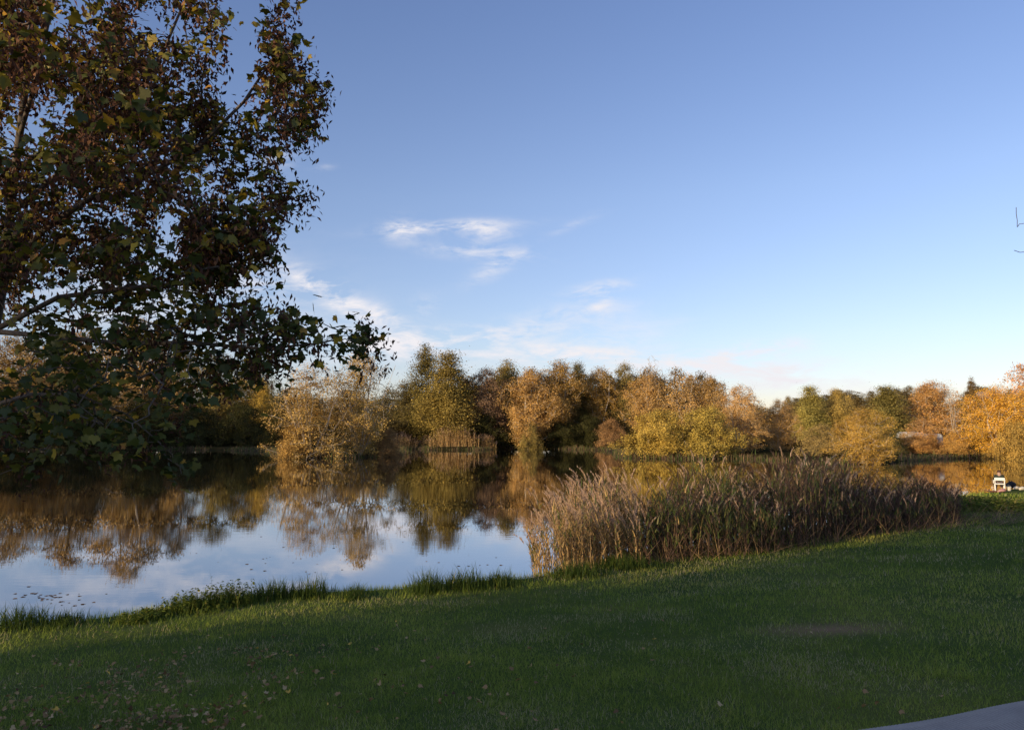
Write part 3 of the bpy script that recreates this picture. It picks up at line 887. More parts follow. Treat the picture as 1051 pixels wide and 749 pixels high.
def reed_plants(pile, base, H, rg, green=0.5, plume=0.5, lean_az=None, lean_s=0.12, leafn=6, wide=1.0, strawbase=0.3, plume_len=0.34, dark=0.0):
    n = len(base)
    az = rg.uniform(0, 6.283, n) if lean_az is None else rg.normal(lean_az, 0.9, n)
    lean = np.abs(rg.normal(0, lean_s, n)); droop = np.abs(rg.normal(0.12, 0.1, n))
    # stems
    nseg = 3
    v, f4, f3, k = blades(base, az, lean, H, np.full(n, 0.012 * wide), droop, nseg, rg, rg.uniform(0, 6, n))
    st = np.clip(rg.normal(strawbase, 0.12, n), 0, 0.48)
    pile.add(v, [f4, f3], np.repeat(st, k))
    def along(t, i):
        d = np.column_stack([np.cos(az[i]), np.sin(az[i])])
        m = lean[i] + droop[i] * t * 0.5
        return base[i] + np.column_stack([d * (np.sin(m) * t * H[i])[:, None], np.cos(m) * t * H[i]])
    # leaves
    i = np.repeat(np.arange(n), leafn)
    t = rg.uniform(0.12, 0.93, len(i))
    la = rg.uniform(0, 6.283, len(i))
    v, f4, f3, k = blades(along(t, i), la, rg.uniform(0.25, 0.8, len(i)), rg.uniform(0.28, 0.6, len(i)) * np.clip(H[i] / 2, 0.6, 1.1), rg.uniform(0.014, 0.034, len(i)) * wide,
                          rg.uniform(0.4, 1.7, len(i)), 3, rg)
    gr = rg.uniform(0, 1, len(i)) < green * (0.35 + 0.9 * t)
    lt = np.where(gr, rg.uniform(0.54, 0.83, len(i)), np.clip(rg.normal(strawbase, 0.12, len(i)), 0, 0.48))
    pile.add(v, [f4, f3], np.repeat(lt, k))
    # plumes: feathery heads of many small strands
    hp = np.where(rg.uniform(0, 1, n) < plume)[0]
    if len(hp):
        j = np.repeat(hp, 36)
        u = rg.uniform(0, 1, len(j))
        b = along(np.full(len(j), 0.97), j); az2 = az[j]
        dl = plume_len * u
        ca = lean[j] + droop[j] + 0.35 * u
        b = b + np.column_stack([np.cos(az2) * np.sin(ca) * dl, np.sin(az2) * np.sin(ca) * dl, np.cos(ca) * dl])
        v, f4, f3, k = blades(b, az2 + rg.normal(0, 0.9, len(j)), rg.uniform(0.2, 0.75, len(j)), rg.uniform(0.07, 0.15, len(j)) * (1.15 - 0.6 * u), np.full(len(j), 0.011 * wide), rg.uniform(0.3, 1.2, len(j)), 2, rg)
        pt = rg.uniform(0.86, 1, len(j))
        dk = (rg.uniform(0, 1, n) < dark)[j]
        pt = np.where(dk, rg.uniform(0.04, 0.2, len(j)), pt)
        pile.add(v, [f4, f3], np.repeat(pt, k))


def build_reeds():
    rg = np.random.default_rng(9)
    front = [(548, 592), (575, 588), (600, 585), (650, 579), (700, 576), (760, 574), (810, 568), (860, 559), (910, 552), (960, 545), (990, 541)]
    tops = [(548, 525), (575, 507), (600, 496), (625, 488), (650, 490), (700, 492), (760, 484), (800, 478), (825, 472), (850, 473), (870, 484), (900, 490), (940, 492), (965, 502), (985, 520)]
    fx = [p[0] for p in front]; fd = [gnd(*p, 0.2)[1] for p in front]
    tx = [p[0] for p in tops]; ty = [p[1] for p in tops]
    depth_w = lambda px: np.interp(px, [545, 600, 700, 860, 960, 992], [1.8, 4.2, 4.8, 6.0, 6.5, 3.0])
    base, H = [], []
    while len(base) < 4400:
        px = rg.uniform(546, 980)
        u = rg.uniform(0, 1) ** 0.9
        d = np.interp(px, fx, fd) + u * depth_w(px)
        if rg.uniform() > (d / 26.0) * (0.25 if px < 575 else 1): continue
        x = (px - PW / 2) / FOC * d
        z = max(hz(x, d), -0.25)
        ztop = at(px, np.interp(px, tx, ty), d)[2]
        h = ztop - z
        cn = fbm(np.array([x * 0.75]), np.array([d * 0.6]), 33, 2)[0]
        hh = h * rg.uniform(0.55, 1.02) * (0.9 + 0.2 * u) * (0.30 + 1.15 * cn)
        base.append((x, d, z)); H.append(max(0.7, hh))
    base = np.array(base); H = np.array(H)
    px = base[:, 0] / base[:, 1] * FOC + PW / 2
    pile = Pile()
    left = px < 660
    mid = (px >= 660) & (px < 800)
    right = px >= 800
    reed_plants(pile, base[left], H[left], rg, 0.30, 0.55, lean_az=3.2, lean_s=0.16, leafn=8, strawbase=0.42)
    reed_plants(pile, base[mid], H[mid], rg, 0.72, 0.4, lean_s=0.13, leafn=9, strawbase=0.14, dark=0.65)  # browner reeds from here rightward, with shade put into their colour
    reed_plants(pile, base[right], H[right], rg, 0.42, 0.4, lean_s=0.16, leafn=8, strawbase=0.11, dark=0.75)
    # stray stems leaning out over the water on the left
    st = np.array([gnd(556, 575), gnd(560, 580), gnd(552, 585), gnd(566, 578), gnd(548, 588), gnd(558, 590)])
    reed_plants(pile, st, np.array([1.75, 1.5, 1.0, 1.7, 0.8, 1.1]), rg, 0.4, 1.0, lean_az=3.3, lean_s=0.25, leafn=9, strawbase=0.38)
    # broken stalks leaning at the foot on the right
    n = 420
    pxs = rg.uniform(650, 995, n); d = np.interp(pxs, fx, fd) + rg.uniform(-0.25, 0.8, n)
    x = (pxs - PW / 2) / FOC * d
    b = np.column_stack([x, d, hgt(x, d)])
    v, f4, f3, k = blades(b, np.where(rg.uniform(0, 1, n) < 0.6, rg.normal(3.4, 0.7, n), rg.normal(-0.2, 0.8, n)), rg.uniform(0.3, 1.3, n), rg.uniform(0.5, 1.5, n), np.full(n, 0.014), rg.uniform(0, 0.3, n), 2, rg, rg.uniform(0, 6, n))
    pile.add(v, [f4, f3], np.repeat(np.clip(rg.normal(0.24, 0.13, n), 0, 0.48), k))
    # flattened straw right of the bed
    n = 500
    pxs = rg.uniform(930, 1040, n); d = rg.uniform(22.5, 27, n)
    x = (pxs - PW / 2) / FOC * d
    b = np.column_stack([x, d, hgt(x, d) + 0.03])
    v, f4, f3, k = blades(b, rg.normal(0.1, 0.7, n), rg.uniform(1.0, 1.5, n), rg.uniform(0.4, 1.1, n), np.full(n, 0.014), rg.uniform(0, 0.3, n), 2, rg)
    pile.add(v, [f4, f3], np.repeat(np.clip(rg.normal(0.22, 0.13, n), 0, 0.48), k))
    tag(mobj('reed_bed', pile.mesh('reed_bed', M_REED)), 'dense bed of brown and green reeds between lawn and lake', 'reeds', kind='stuff')
    # reed clumps on the far bank
    for px, base_y, top, hw, lab in ((466, 461.2, 440, 25, 'orange lit reed clump at the water under the cone shaped alder'), (413, 460.5, 446, 15, 'orange brown reed clump right of the lakeside willows'),
                                     (437, 460.3, 449, 7, 'small green and straw tuft in the gap left of the big far reed clump'),
                                     (500, 461, 447, 9, 'thin straw coloured reed clump right of the big far one')):
        c = gnd(px, base_y); d = c[1] + 0.4
        n = int(hw * 16)
        xx = rg.normal(0, hw * 0.5, n).clip(-hw, hw) / FOC * d; yy = rg.uniform(-0.9, 1.2, n)
        hh = (base_y - top) / FOC * d
        r0 = np.array([c[0], d, 0.0])
        b = np.column_stack([xx + c[0], yy + d, np.maximum(hgt(xx + c[0], yy + d), -0.1)])
        pl = Pile()
        reed_plants(pl, b, hh * rg.uniform(0.5, 1.0, n) * (1 - 0.4 * (np.abs(xx) / (hw / FOC * d)) ** 2), rg, 0.1 if px != 437 else 0.7, 0.6, leafn=5, wide=3.6, strawbase=0.46, plume_len=0.6)  # bright straw tone: the sunlit look is put into the colour
        tag(mobj('reed_clump', pl.mesh('reed_clump', M_REED, r0)), lab, 'reeds', 'reed clumps on the far bank').location = r0


def build_shore_fringe():
    rg = np.random.default_rng(77)
    n0 = len(LAKE); pts = []
    for i in range(n0):
        a, b = LAKE[i], LAKE[(i + 1) % n0]
        if min(a[1], b[1]) < 58 or np.hypot(*(b - a)) < 0.2: continue
        m = int(np.hypot(*(b - a)) * 60)
        t = rg.uniform(0, 1, m); q = a + (b - a) * t[:, None]
        pts.append(q + rg.normal(0, 0.55, (m, 2)))
    p = np.concatenate(pts)
    dn = fbm(p[:, 0] * 0.16, p[:, 1] * 0.16, 91)
    k = rg.uniform(0, 1, len(p)) < sstep(0.28, 0.6, dn)
    p, dn = p[k], dn[k]; n = len(p)
    base = np.column_stack([p, np.maximum(hgt(p[:, 0], p[:, 1]), -0.05)])
    L = rg.uniform(0.25, 0.95, n) * (0.45 + 1.1 * dn)
    v, f4, f3, kk = blades(base, rg.uniform(0, 6.28, n), np.abs(rg.normal(0.15, 0.4, n)), L, rg.uniform(0.04, 0.09, n), rg.uniform(0.1, 1.5, n), 2, rg)
    t = np.where(rg.uniform(0, 1, n) < 0.45, rg.uniform(0.53, 0.8, n), rg.uniform(0.02, 0.36, n))
    tag(mobj('shore_grass', mesh_np('shore_grass', v, [f4, f3], tint=np.repeat(t, kk), mat=M_REED)), 'dull rough grass fringing the far shore of the lake', 'grass', kind='stuff')


def build_grass():
    rg = np.random.default_rng(21)
    V, F, T, n = [], [], [], 0
    N0 = 760000
    a = rg.uniform(R(-38), R(38), N0)
    r = 4.6 * (46 / 4.6) ** rg.uniform(0, 1, N0)          # log-uniform: density falls with distance squared
    keep = rg.uniform(0, 1, N0) < np.where(r < 9, 0.85, 0.55)
    a, r = a[keep], r[keep]
    x, y = np.sin(a) * r, np.cos(a) * r
    sd = lake_sd(x, y)
    bare = np.exp(-(((x - gnd(850, 637, 0.85)[0]) / 0.95) ** 2 + ((y - gnd(850, 637, 0.85)[1]) / 0.5) ** 2))
    thin = sstep(0.55, 0.72, fbm(x * 0.8, y * 1.1, 63))
    bare = np.maximum(bare, 0.6 * thin)
    k = (sd > 0.12) & (rg.uniform(0, 1, len(x)) > bare * 0.85) & ((r < 30) | (x > 12))
    x, y, r, sd, bare = x[k], y[k], r[k], sd[k], bare[k]
    z = hgt(x, y)
    cl = fbm(x * 1.7, y * 1.7, 5); cl2 = fbm(x * 0.33, y * 0.33, 8); cl3 = vnoise(x * 6, y * 6, 4)
    h = (0.020 + 0.042 * cl + 0.030 * cl3) * rg.uniform(0.6, 1.35, len(x)) * (1 + 1.0 * sstep(2.2, 0.4, sd)) * (1 + r / 45) + 0.0
    w = 0.0032 * np.maximum(1, r / 6.0) ** 1.15 * rg.uniform(0.7, 1.4, len(x))
    b = np.column_stack([x, y, z - 0.008])
    tone = np.clip(0.02 + 0.42 * cl + 1.0 * (cl2 - 0.40) + 0.5 * (fbm(x * 0.9, y * 0.9, 57) - 0.5) + rg.normal(0, 0.16, len(x)) + 0.2 * bare + 0.22 * sstep(3.2, 0.3, sd), 0, 0.84)
    dead = rg.uniform(0, 1, len(x)) < 0.04 + 0.3 * bare + 0.3 * sstep(0.52, 0.75, fbm(x * 0.6, y * 0.8, 29))
    tone = np.where(dead, rg.uniform(0.86, 1, len(x)), tone)
    near = r < 10
    for sel, seg in ((near, 2), (~near, 1)):
        i = np.where(sel)[0]
        v, f4, f3, kk = blades(b[i], rg.uniform(0, 6.283, len(i)), rg.uniform(0.2, 1.25, len(i)), h[i], w[i], rg.uniform(0.1, 1.2, len(i)), seg, rg)
        V.append(v); T.append(np.repeat(tone[i], kk))
        if len(f4): F.append(f4 + n)
        F.append(f3 + n); n += len(v)
    tag(mobj('grass', mesh_np('grass', np.concatenate(V), F, tint=np.concatenate(T), mat=M_GRASS)), 'short uneven green lawn in shade', 'grass', kind='stuff')


def build_litter():
    rg = np.random.default_rng(41)
    P = []
    while len(P) < 980:
        q = rg.uniform()
        if q < 0.82:
            px, py = rg.normal(130, 120), rg.uniform(640, 800)
            if fbm(np.array([px / 45]), np.array([py / 28]), 12)[0] < 0.47: continue
        else:
            px, py = rg.uniform(0, 1000), rg.uniform(610, 760)
            if px > 560 and rg.uniform() < 0.8: continue
        g = gnd(px, py, 0.8)
        if lake_sd(np.array([g[0]]), np.array([g[1]]))[0] < 1.0: continue
        P.append((g[0], g[1]))
    P = np.array(P)
    z = hgt(P[:, 0], P[:, 1])
    c = np.column_stack([P, z + rg.uniform(0.05, 0.095, len(P))])
    nrm = unit(rg.normal(0, 0.42, c.shape) + np.array([0, 0, 1.0]))
    tip = rg.normal(0, 1, c.shape) * np.array([1, 1, 0.2])
    v, fs, k = maple_leaves(c, nrm, tip, rg.uniform(0.035, 0.095, len(c)), rg.uniform(-1.4, 0.9, len(c)))
    t = np.where(rg.uniform(0, 1, len(c)) < 0.04, 1.0, np.clip(rg.normal(0.45, 0.25, len(c)), 0, 0.85))
    tag(mobj('leaf_litter', mesh_np('leaf_litter', v, fs, tint=np.repeat(t, k), mat=M_LITTER)), 'dry brown fallen leaves scattered over the lawn', 'fallen leaves', kind='stuff')
    # specks of leaf floating on the lake
    pts = []
    for px, py, n in ((45, 612, 22), (60, 615, 16), (160, 570, 8), (340, 556, 8), (480, 580, 8), (250, 575, 8), (310, 585, 6), (420, 548, 10), (500, 540, 8)):
        for _ in range(n):
            g = gnd(px + rg.normal(0, 22), py + rg.normal(0, 3.5))
            if lake_sd(np.array([g[0]]), np.array([g[1]]))[0] < -0.5: pts.append((g[0], g[1], 0.006))
    c = np.array(pts)
    v, fs, k = maple_leaves(c, unit(rg.normal(0, 0.05, c.shape) + np.array([0, 0, 1.0])), rg.normal(0, 1, c.shape) * np.array([1, 1, 0]), rg.uniform(0.06, 0.16, len(c)), np.zeros(len(c)))
    tag(mobj('floating_leaves', mesh_np('floating_leaves', v, fs, tint=np.repeat(rg.uniform(0, 0.4, len(c)), k), mat=M_LITTER)), 'dark leaf specks floating on the lake near the bank', 'fallen leaves', kind='stuff')


def build_bank_plants():
    rg = np.random.default_rng(51)
    spec = [  # px centre, base py, half width px, top px height, kind, label
        (22, 641, 42, 24, 'grass', 'thick dark grass tuft on the bank at the left edge'),
        (66, 640, 16, 14, 'grass', 'short grass tuft beside the thick one at the left edge'),
        (198, 626, 32, 21, 'weed', 'leafy yellowish nettle clump on the bank, leftmost of the two'),
        (238, 620, 30, 24, 'weed', 'leafy nettle clump with a tall shoot on the bank'),
        (150, 636, 26, 11, 'weed', 'low leafy weeds on the bank left of the nettles'),
        (283, 613, 26, 20, 'grass', 'wide arching grass tuft on the bank right of the nettles'),
        (318, 612, 22, 21, 'grass', 'upright grass tuft on the bank in the middle of the left half'),
        (364, 613, 14, 14, 'grass', 'small lone grass tuft at the water before the long gap'),
        (440, 607, 22, 24, 'grass', 'rounded grass tuft with one tall blade at the waterline'),
        (478, 604, 26, 22, 'grass', 'broad grass tuft left of the reeds, second from the water gap'),
        (512, 601, 20, 17, 'grass', 'low grass tuft nearest the open water left of the reeds'),
        (590, 592, 34, 18, 'grass', 'dark low grass tuft at the left foot of the reeds'),
        (640, 584, 40, 17, 'grass', 'dark broad grass tuft along the foot of the reeds'),
    ]
    for px, py, hw, hpx, kind, lab in spec:
        c = gnd(px, py, 0.18); d = c[1]
        z0 = hz(c[0], c[1])
        r0 = np.array([c[0], d, z0])
        rw = hw / FOC * d; hh = hpx / FOC * d * 1.12
        n = int(220 + hw * 12)
        xx = rg.normal(0, 0.5, n).clip(-1.1, 1.1) * rw; yy = rg.normal(0, 0.22, n)
        b = np.column_stack([xx + c[0], yy + d, np.maximum(hgt(xx + c[0], yy + d), -0.05)])
        pl = Pile()
        fall = 1 - 0.55 * (xx / (rw * 1.1)) ** 2
        if kind == 'grass':
            L = hh * rg.uniform(0.45, 1.15, n) * fall
            v, f4, f3, k = blades(b, rg.uniform(0, 6.28, n), np.abs(rg.normal(0.1, 0.38, n)), L, rg.uniform(0.006, 0.016, n), rg.uniform(0.2, 1.8, n), 3, rg)
            pl.add(v, [f4, f3], np.repeat(np.clip(rg.normal(0.35, 0.2, n), 0, 1), k))
        else:
            m = int(26 + hw * 1.6)
            s = rg.integers(0, n, m); bb = b[s]; L = hh * rg.uniform(0.4, 1.0, m) * fall[s]
            if 'tall' in lab: L[0] *= 1.5 / max(L[0] / hh, 0.4) * 0.95
            az = rg.uniform(0, 6.28, m); le = np.abs(rg.normal(0, 0.2, m))
            v, f4, f3, k = blades(bb, az, le, L, np.full(m, 0.008), np.full(m, 0.1), 3, rg)
            pl.add(v, [f4, f3], np.repeat(rg.uniform(0.2, 0.6, m), k))
            i = np.repeat(np.arange(m), 16); t = rg.uniform(0.15, 1.0, len(i))
            p = bb[i] + np.column_stack([np.cos(az[i]) * np.sin(le[i]) * t * L[i], np.sin(az[i]) * np.sin(le[i]) * t * L[i], np.cos(le[i]) * t * L[i]])
            la = rg.uniform(0, 6.28, len(i))
            tip = np.column_stack([np.cos(la), np.sin(la), rg.uniform(-0.7, 0.1, len(i))])
            ln = rg.uniform(0.03, 0.075, len(i))
            v, f = kites(p + unit(tip) * ln[:, None] * 0.5, unit(rg.normal(0, 0.4, p.shape) + np.array([0, 0, 1.0])), tip, ln, ln * 0.55, 0.15)
            pl.add(v, [f], np.repeat(np.clip(rg.normal(0.62, 0.16, len(i)), 0, 1), 4))
            n2 = n
            v, f4, f3, k = blades(b[:n2], rg.uniform(0, 6.28, n2), np.abs(rg.normal(0.1, 0.25, n2)), hh * 0.8 * rg.uniform(0.4, 1.15, n2) * fall[:n2], rg.uniform(0.005, 0.01, n2), rg.uniform(0.2, 1.2, n2), 3, rg)
            pl.add(v, [f4, f3], np.repeat(np.clip(rg.normal(0.5, 0.2, n2), 0, 1), k))
        nm = 'grass_tuft' if kind == 'grass' else 'weed_clump'
        o = mobj(nm, pl.mesh(nm, M_BANK, r0)); o.location = r0
        tag(o, lab, 'grass tuft' if kind == 'grass' else 'weeds', 'grass tufts along the bank' if kind == 'grass' else None)
    # leafy bank weeds on the right spit with sunlight put into their lighter tint
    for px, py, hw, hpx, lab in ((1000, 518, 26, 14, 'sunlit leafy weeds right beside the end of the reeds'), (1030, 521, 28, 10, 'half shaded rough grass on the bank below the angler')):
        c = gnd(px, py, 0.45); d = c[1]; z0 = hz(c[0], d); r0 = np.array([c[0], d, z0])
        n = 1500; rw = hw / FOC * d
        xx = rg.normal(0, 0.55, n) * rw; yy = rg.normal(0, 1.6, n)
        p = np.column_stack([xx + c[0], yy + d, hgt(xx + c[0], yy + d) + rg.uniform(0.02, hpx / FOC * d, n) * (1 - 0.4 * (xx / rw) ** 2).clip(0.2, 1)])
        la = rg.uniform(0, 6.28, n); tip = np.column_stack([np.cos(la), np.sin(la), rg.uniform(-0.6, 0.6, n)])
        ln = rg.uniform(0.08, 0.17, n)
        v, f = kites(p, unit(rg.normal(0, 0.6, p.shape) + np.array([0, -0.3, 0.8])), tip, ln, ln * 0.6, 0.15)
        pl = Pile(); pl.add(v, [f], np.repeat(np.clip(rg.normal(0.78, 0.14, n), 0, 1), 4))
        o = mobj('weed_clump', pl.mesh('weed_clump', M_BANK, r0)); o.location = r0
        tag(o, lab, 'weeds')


# ------------------------------------------------------------------ the angler's corner, caravans, house, ledge
def build_angler():
    white = mat_plain('white_plastic', (0.78, 0.77, 0.72), 0.45)
    black = mat_plain('black_fabric', (0.018, 0.018, 0.02), 0.8)
    green = mat_plain('dark_green_cloth', (0.022, 0.032, 0.022), 0.9)
    denim = mat_plain('dark_trousers', (0.05, 0.035, 0.05), 0.9)
    skin = mat_plain('skin', (0.42, 0.26, 0.19), 0.6)
    brown = mat_plain('brown_cap', (0.075, 0.035, 0.022), 0.9)
    cream = mat_plain('cream_cloth', (0.62, 0.55, 0.42), 0.8)
    pink = mat_plain('pink_cloth', (0.46, 0.24, 0.22), 0.9)
    red = mat_plain('red_brown_mat', (0.16, 0.055, 0.035), 0.9)
    box = mat_plain('grey_brown_box', (0.06, 0.05, 0.04), 0.6)
    c = gnd(1026, 500.3, 0.33)
    g = hz(c[0], c[1])
    rz = R(-28)
    ch = empty('garden_chair', (c[0], c[1], g), rz)
    tag(ch, 'white slatted garden chair seen from behind on the grassy bank', 'chair')
    MB().box((0, 0.02, 0.35), (0.46, 0.44, 0.035)).build('seat', white, ch, bevel=0.012)
    b = MB()
    b.box((-0.215, -0.235, 0.52), (0.045, 0.035, 0.36)).box((0.215, -0.235, 0.52), (0.045, 0.035, 0.36))
    b.box((0, -0.237, 0.625), (0.385, 0.03, 0.155)).box((0, -0.237, 0.375), (0.385, 0.03, 0.05))
    b.build('backrest', white, ch, bevel=0.01)
    for sx in (-1, 1):
        MB().box((sx * 0.215, -0.225, 0.165), (0.045, 0.045, 0.33)).build('leg', white, ch, bevel=0.008)
        MB().box((sx * 0.205, 0.20, 0.165), (0.04, 0.04, 0.33)).build('leg', white, ch, bevel=0.008)
        a = MB(); a.box((sx * 0.26, 0.0, 0.555), (0.05, 0.42, 0.025)); a.box((sx * 0.255, 0.19, 0.46), (0.04, 0.04, 0.165))
        a.build('armrest', white, ch, bevel=0.008)
    # seated person looking out over the lake, back to us
    pr = empty('person', (c[0], c[1], g), rz)
    tag(pr, 'person in dark green jacket and brown cap sitting in the white chair facing the lake', 'person')

    def skinned(name, verts, edges, rad, mat, parent, root=0):
        me = bpy.data.meshes.new(name)
        me.from_pydata(verts, edges, [])
        me.materials.append(mat)
        o = mobj(name, me, parent)
        o.modifiers.new('skin', 'SKIN').use_smooth_shade = True
        sub = o.modifiers.new('sub', 'SUBSURF'); sub.levels = 1; sub.render_levels = 2
        if not me.skin_vertices: me.skin_vertices.new()
        for i, r in enumerate(rad):
            r = r if isinstance(r, tuple) else (r, r)
            me.skin_vertices[0].data[i].radius = r
            me.skin_vertices[0].data[i].use_root = (i == root)
        return o
    V = [(0, -0.05, 0.45), (0, -0.08, 0.62), (0, -0.09, 0.76), (0, -0.075, 0.86), (0, -0.06, 0.95), (0, -0.05, 1.03),
         (0.17, -0.085, 0.79), (0.23, 0.02, 0.60), (0.17, 0.22, 0.56), (-0.17, -0.085, 0.79), (-0.23, 0.02, 0.60), (-0.17, 0.22, 0.56),
         (0.10, 0.03, 0.43), (0.12, 0.38, 0.45), (0.12, 0.42, 0.08), (-0.10, 0.03, 0.43), (-0.12, 0.38, 0.45), (-0.12, 0.42, 0.08), (0.125, 0.52, 0.045), (-0.125, 0.52, 0.045)]
    E = [(0, 1), (1, 2), (2, 3), (3, 4), (4, 5), (2, 6), (6, 7), (7, 8), (2, 9), (9, 10), (10, 11), (0, 12), (12, 13), (13, 14), (0, 15), (15, 16), (16, 17), (14, 18), (17, 19)]
    rad = [0.12, 0.12, 0.115, 0.055, 0.085, 0.07, 0.055, 0.042, 0.03, 0.055, 0.042, 0.03, 0.07, 0.055, 0.04, 0.07, 0.055, 0.04, 0.035, 0.035]
    skinned('body', V, E, rad, skin, pr)
    jv = [V[0], V[1], V[2], (0, -0.08, 0.83), V[6], V[7], (0.18, 0.19, 0.565), V[9], V[10], (-0.18, 0.19, 0.565)]
    skinned('jacket', jv, [(0, 1), (1, 2), (2, 3), (2, 4), (4, 5), (5, 6), (2, 7), (7, 8), (8, 9)], [(0.155, 0.13), (0.16, 0.135), (0.16, 0.13), 0.07, 0.075, 0.06, 0.05, 0.075, 0.06, 0.05], green, pr)
    tv_ = [V[0], V[12], V[13], (0.12, 0.42, 0.13), V[15], V[16], (-0.12, 0.42, 0.13)]
    skinned('trousers', tv_, [(0, 1), (1, 2), (2, 3), (0, 4), (4, 5), (5, 6)], [0.125, 0.09, 0.075, 0.06, 0.09, 0.075, 0.06], denim, pr)
    cap = MB(); cap.tube([(0, -0.06, 0.985), (0, -0.06, 1.03), (0, -0.06, 1.075), (0, -0.06, 1.09)], [0.103, 0.10, 0.07, 0.02], 14); cap.box((0, 0.07, 1.0), (0.14, 0.10, 0.012))
    cap.build('cap', brown, pr, smooth=True)

    def spot(px, py, z=0.33):
        q = gnd(px, py, z); return np.array([q[0], q[1], hz(q[0], q[1])])
    # black bag slumped beside the chair
    p = spot(1037, 498.5)
    bg = empty('bag', p, R(15)); tag(bg, 'black slumped bag on the grass right of the white chair', 'bag')
    m = MB(); m.tube([(-0.22, 0, 0.16), (-0.12, 0, 0.19), (0.05, 0, 0.24), (0.2, 0, 0.21), (0.27, 0, 0.15)], [0.09, 0.17, 0.2, 0.18, 0.08], 10); m.build('bag_body', black, bg, smooth=True)
    m = MB(); m.tube([(-0.12, 0, 0.36), (-0.06, 0, 0.46), (0.08, 0, 0.48), (0.15, 0, 0.41)], 0.015, 6); m.build('handle', black, bg, smooth=True)
    p = spot(1035.5, 500.4)
    bk = empty('bucket', p, 0); tag(bk, 'small cream bucket standing before the black bag', 'bucket')
    m = MB(); m.tube([(0, 0, 0), (0, 0, 0.2)], [0.09, 0.115], 14); m.tube([(0, 0, 0.185), (0, 0, 0.205)], [0.125, 0.125], 14); m.build('bucket_body', cream, bk, smooth=False)
    m = MB(); m.tube([(0.115 * math.cos(a), 0.02, 0.2 + 0.06 * math.sin(a)) for a in np.linspace(0, math.pi, 9)], 0.006, 5); m.build('handle', white, bk)
    p = spot(1047, 496.6, 0.33)
    tb = empty('tackle_box', p, R(-20)); tag(tb, 'long dark box behind the pale cloth bags at the right edge', 'box')
    MB().box((0, 0, 0.11), (0.62, 0.3, 0.22)).build('box_body', box, tb, bevel=0.02)
    MB().box((0, 0, 0.245), (0.64, 0.32, 0.045)).build('lid', brown, tb, bevel=0.015)
    MB().tube([(-0.1, 0, 0.268), (-0.08, 0, 0.3), (0.08, 0, 0.3), (0.1, 0, 0.268)], 0.01, 6).build('handle', black, tb)
    for px, py, s, lab in ((1043, 499.3, 0.9, 'pale cream cloth bag on the grass, left of two by the dark box'), (1049, 500.2, 1.0, 'pale cream cloth bag at the very right edge of the picture')):
        p = spot(px, py)
        o = empty('cloth_bag', p, R(20 * s)); o.scale = (s, s, s); tag(o, lab, 'bag', 'pale bags by the angler')
        m = MB(); m.tube([(-0.2, 0, 0.05), (-0.12, 0.01, 0.08), (0.0, 0, 0.105), (0.12, -0.02, 0.09), (0.2, 0, 0.05)], [0.04, 0.08, 0.105, 0.09, 0.04], 9); m.build('bag_body', cream, o, smooth=True)
        m = MB(); m.tube([(0.2, 0, 0.06), (0.25, 0.01, 0.09), (0.27, 0, 0.14)], [0.02, 0.03, 0.045], 7); m.build('tied_neck', cream, o, smooth=True)
    # a mat and a pink cloth in front, and a little white rod rest
    p = spot(1021, 501.2, 0.36)
    m = MB(); m.box((0, 0, 0.03), (0.62, 0.35, 0.045))
    for k in range(9): m.box((-0.27 + 0.0675 * k, 0, 0.056), (0.035, 0.34, 0.02))
    o = m.build('ground_mat', red, None, bevel=0.01); o.location = p; tag(o, 'red brown ribbed mat on the grass left of the white chair', 'mat')
    p = spot(1025, 501.3, 0.36)
    m = MB(); m.tube([(-0.22, 0, 0.04), (-0.1, 0.04, 0.09), (0.02, -0.03, 0.11), (0.14, 0.03, 0.13), (0.22, 0, 0.06)], [0.03, 0.07, 0.08, 0.09, 0.03], 9)
    o = m.build('crumpled_cloth', pink, None, smooth=True); o.location = p + np.array([0.0, -0.25, 0.0]); tag(o, 'crumpled pink cloth lying at the feet of the white chair', 'cloth')
    p = spot(1018.5, 498.8, 0.33)
    o = empty('rod_rest', p, 0); tag(o, 'small curled white rod rest standing left of the chair', 'rod rest')
    MB().tube([(0.02, 0, -0.05), (0.02, 0, 0.12), (0.05, 0, 0.17)], 0.012, 6).build('stake', white, o)
    MB().tube([(0.05, 0, 0.17), (0.0, 0, 0.2), (-0.06, 0, 0.235), (-0.05, 0, 0.29), (0.02, 0, 0.3), (0.05, 0, 0.27)], 0.016, 6).build('cradle', white, o)


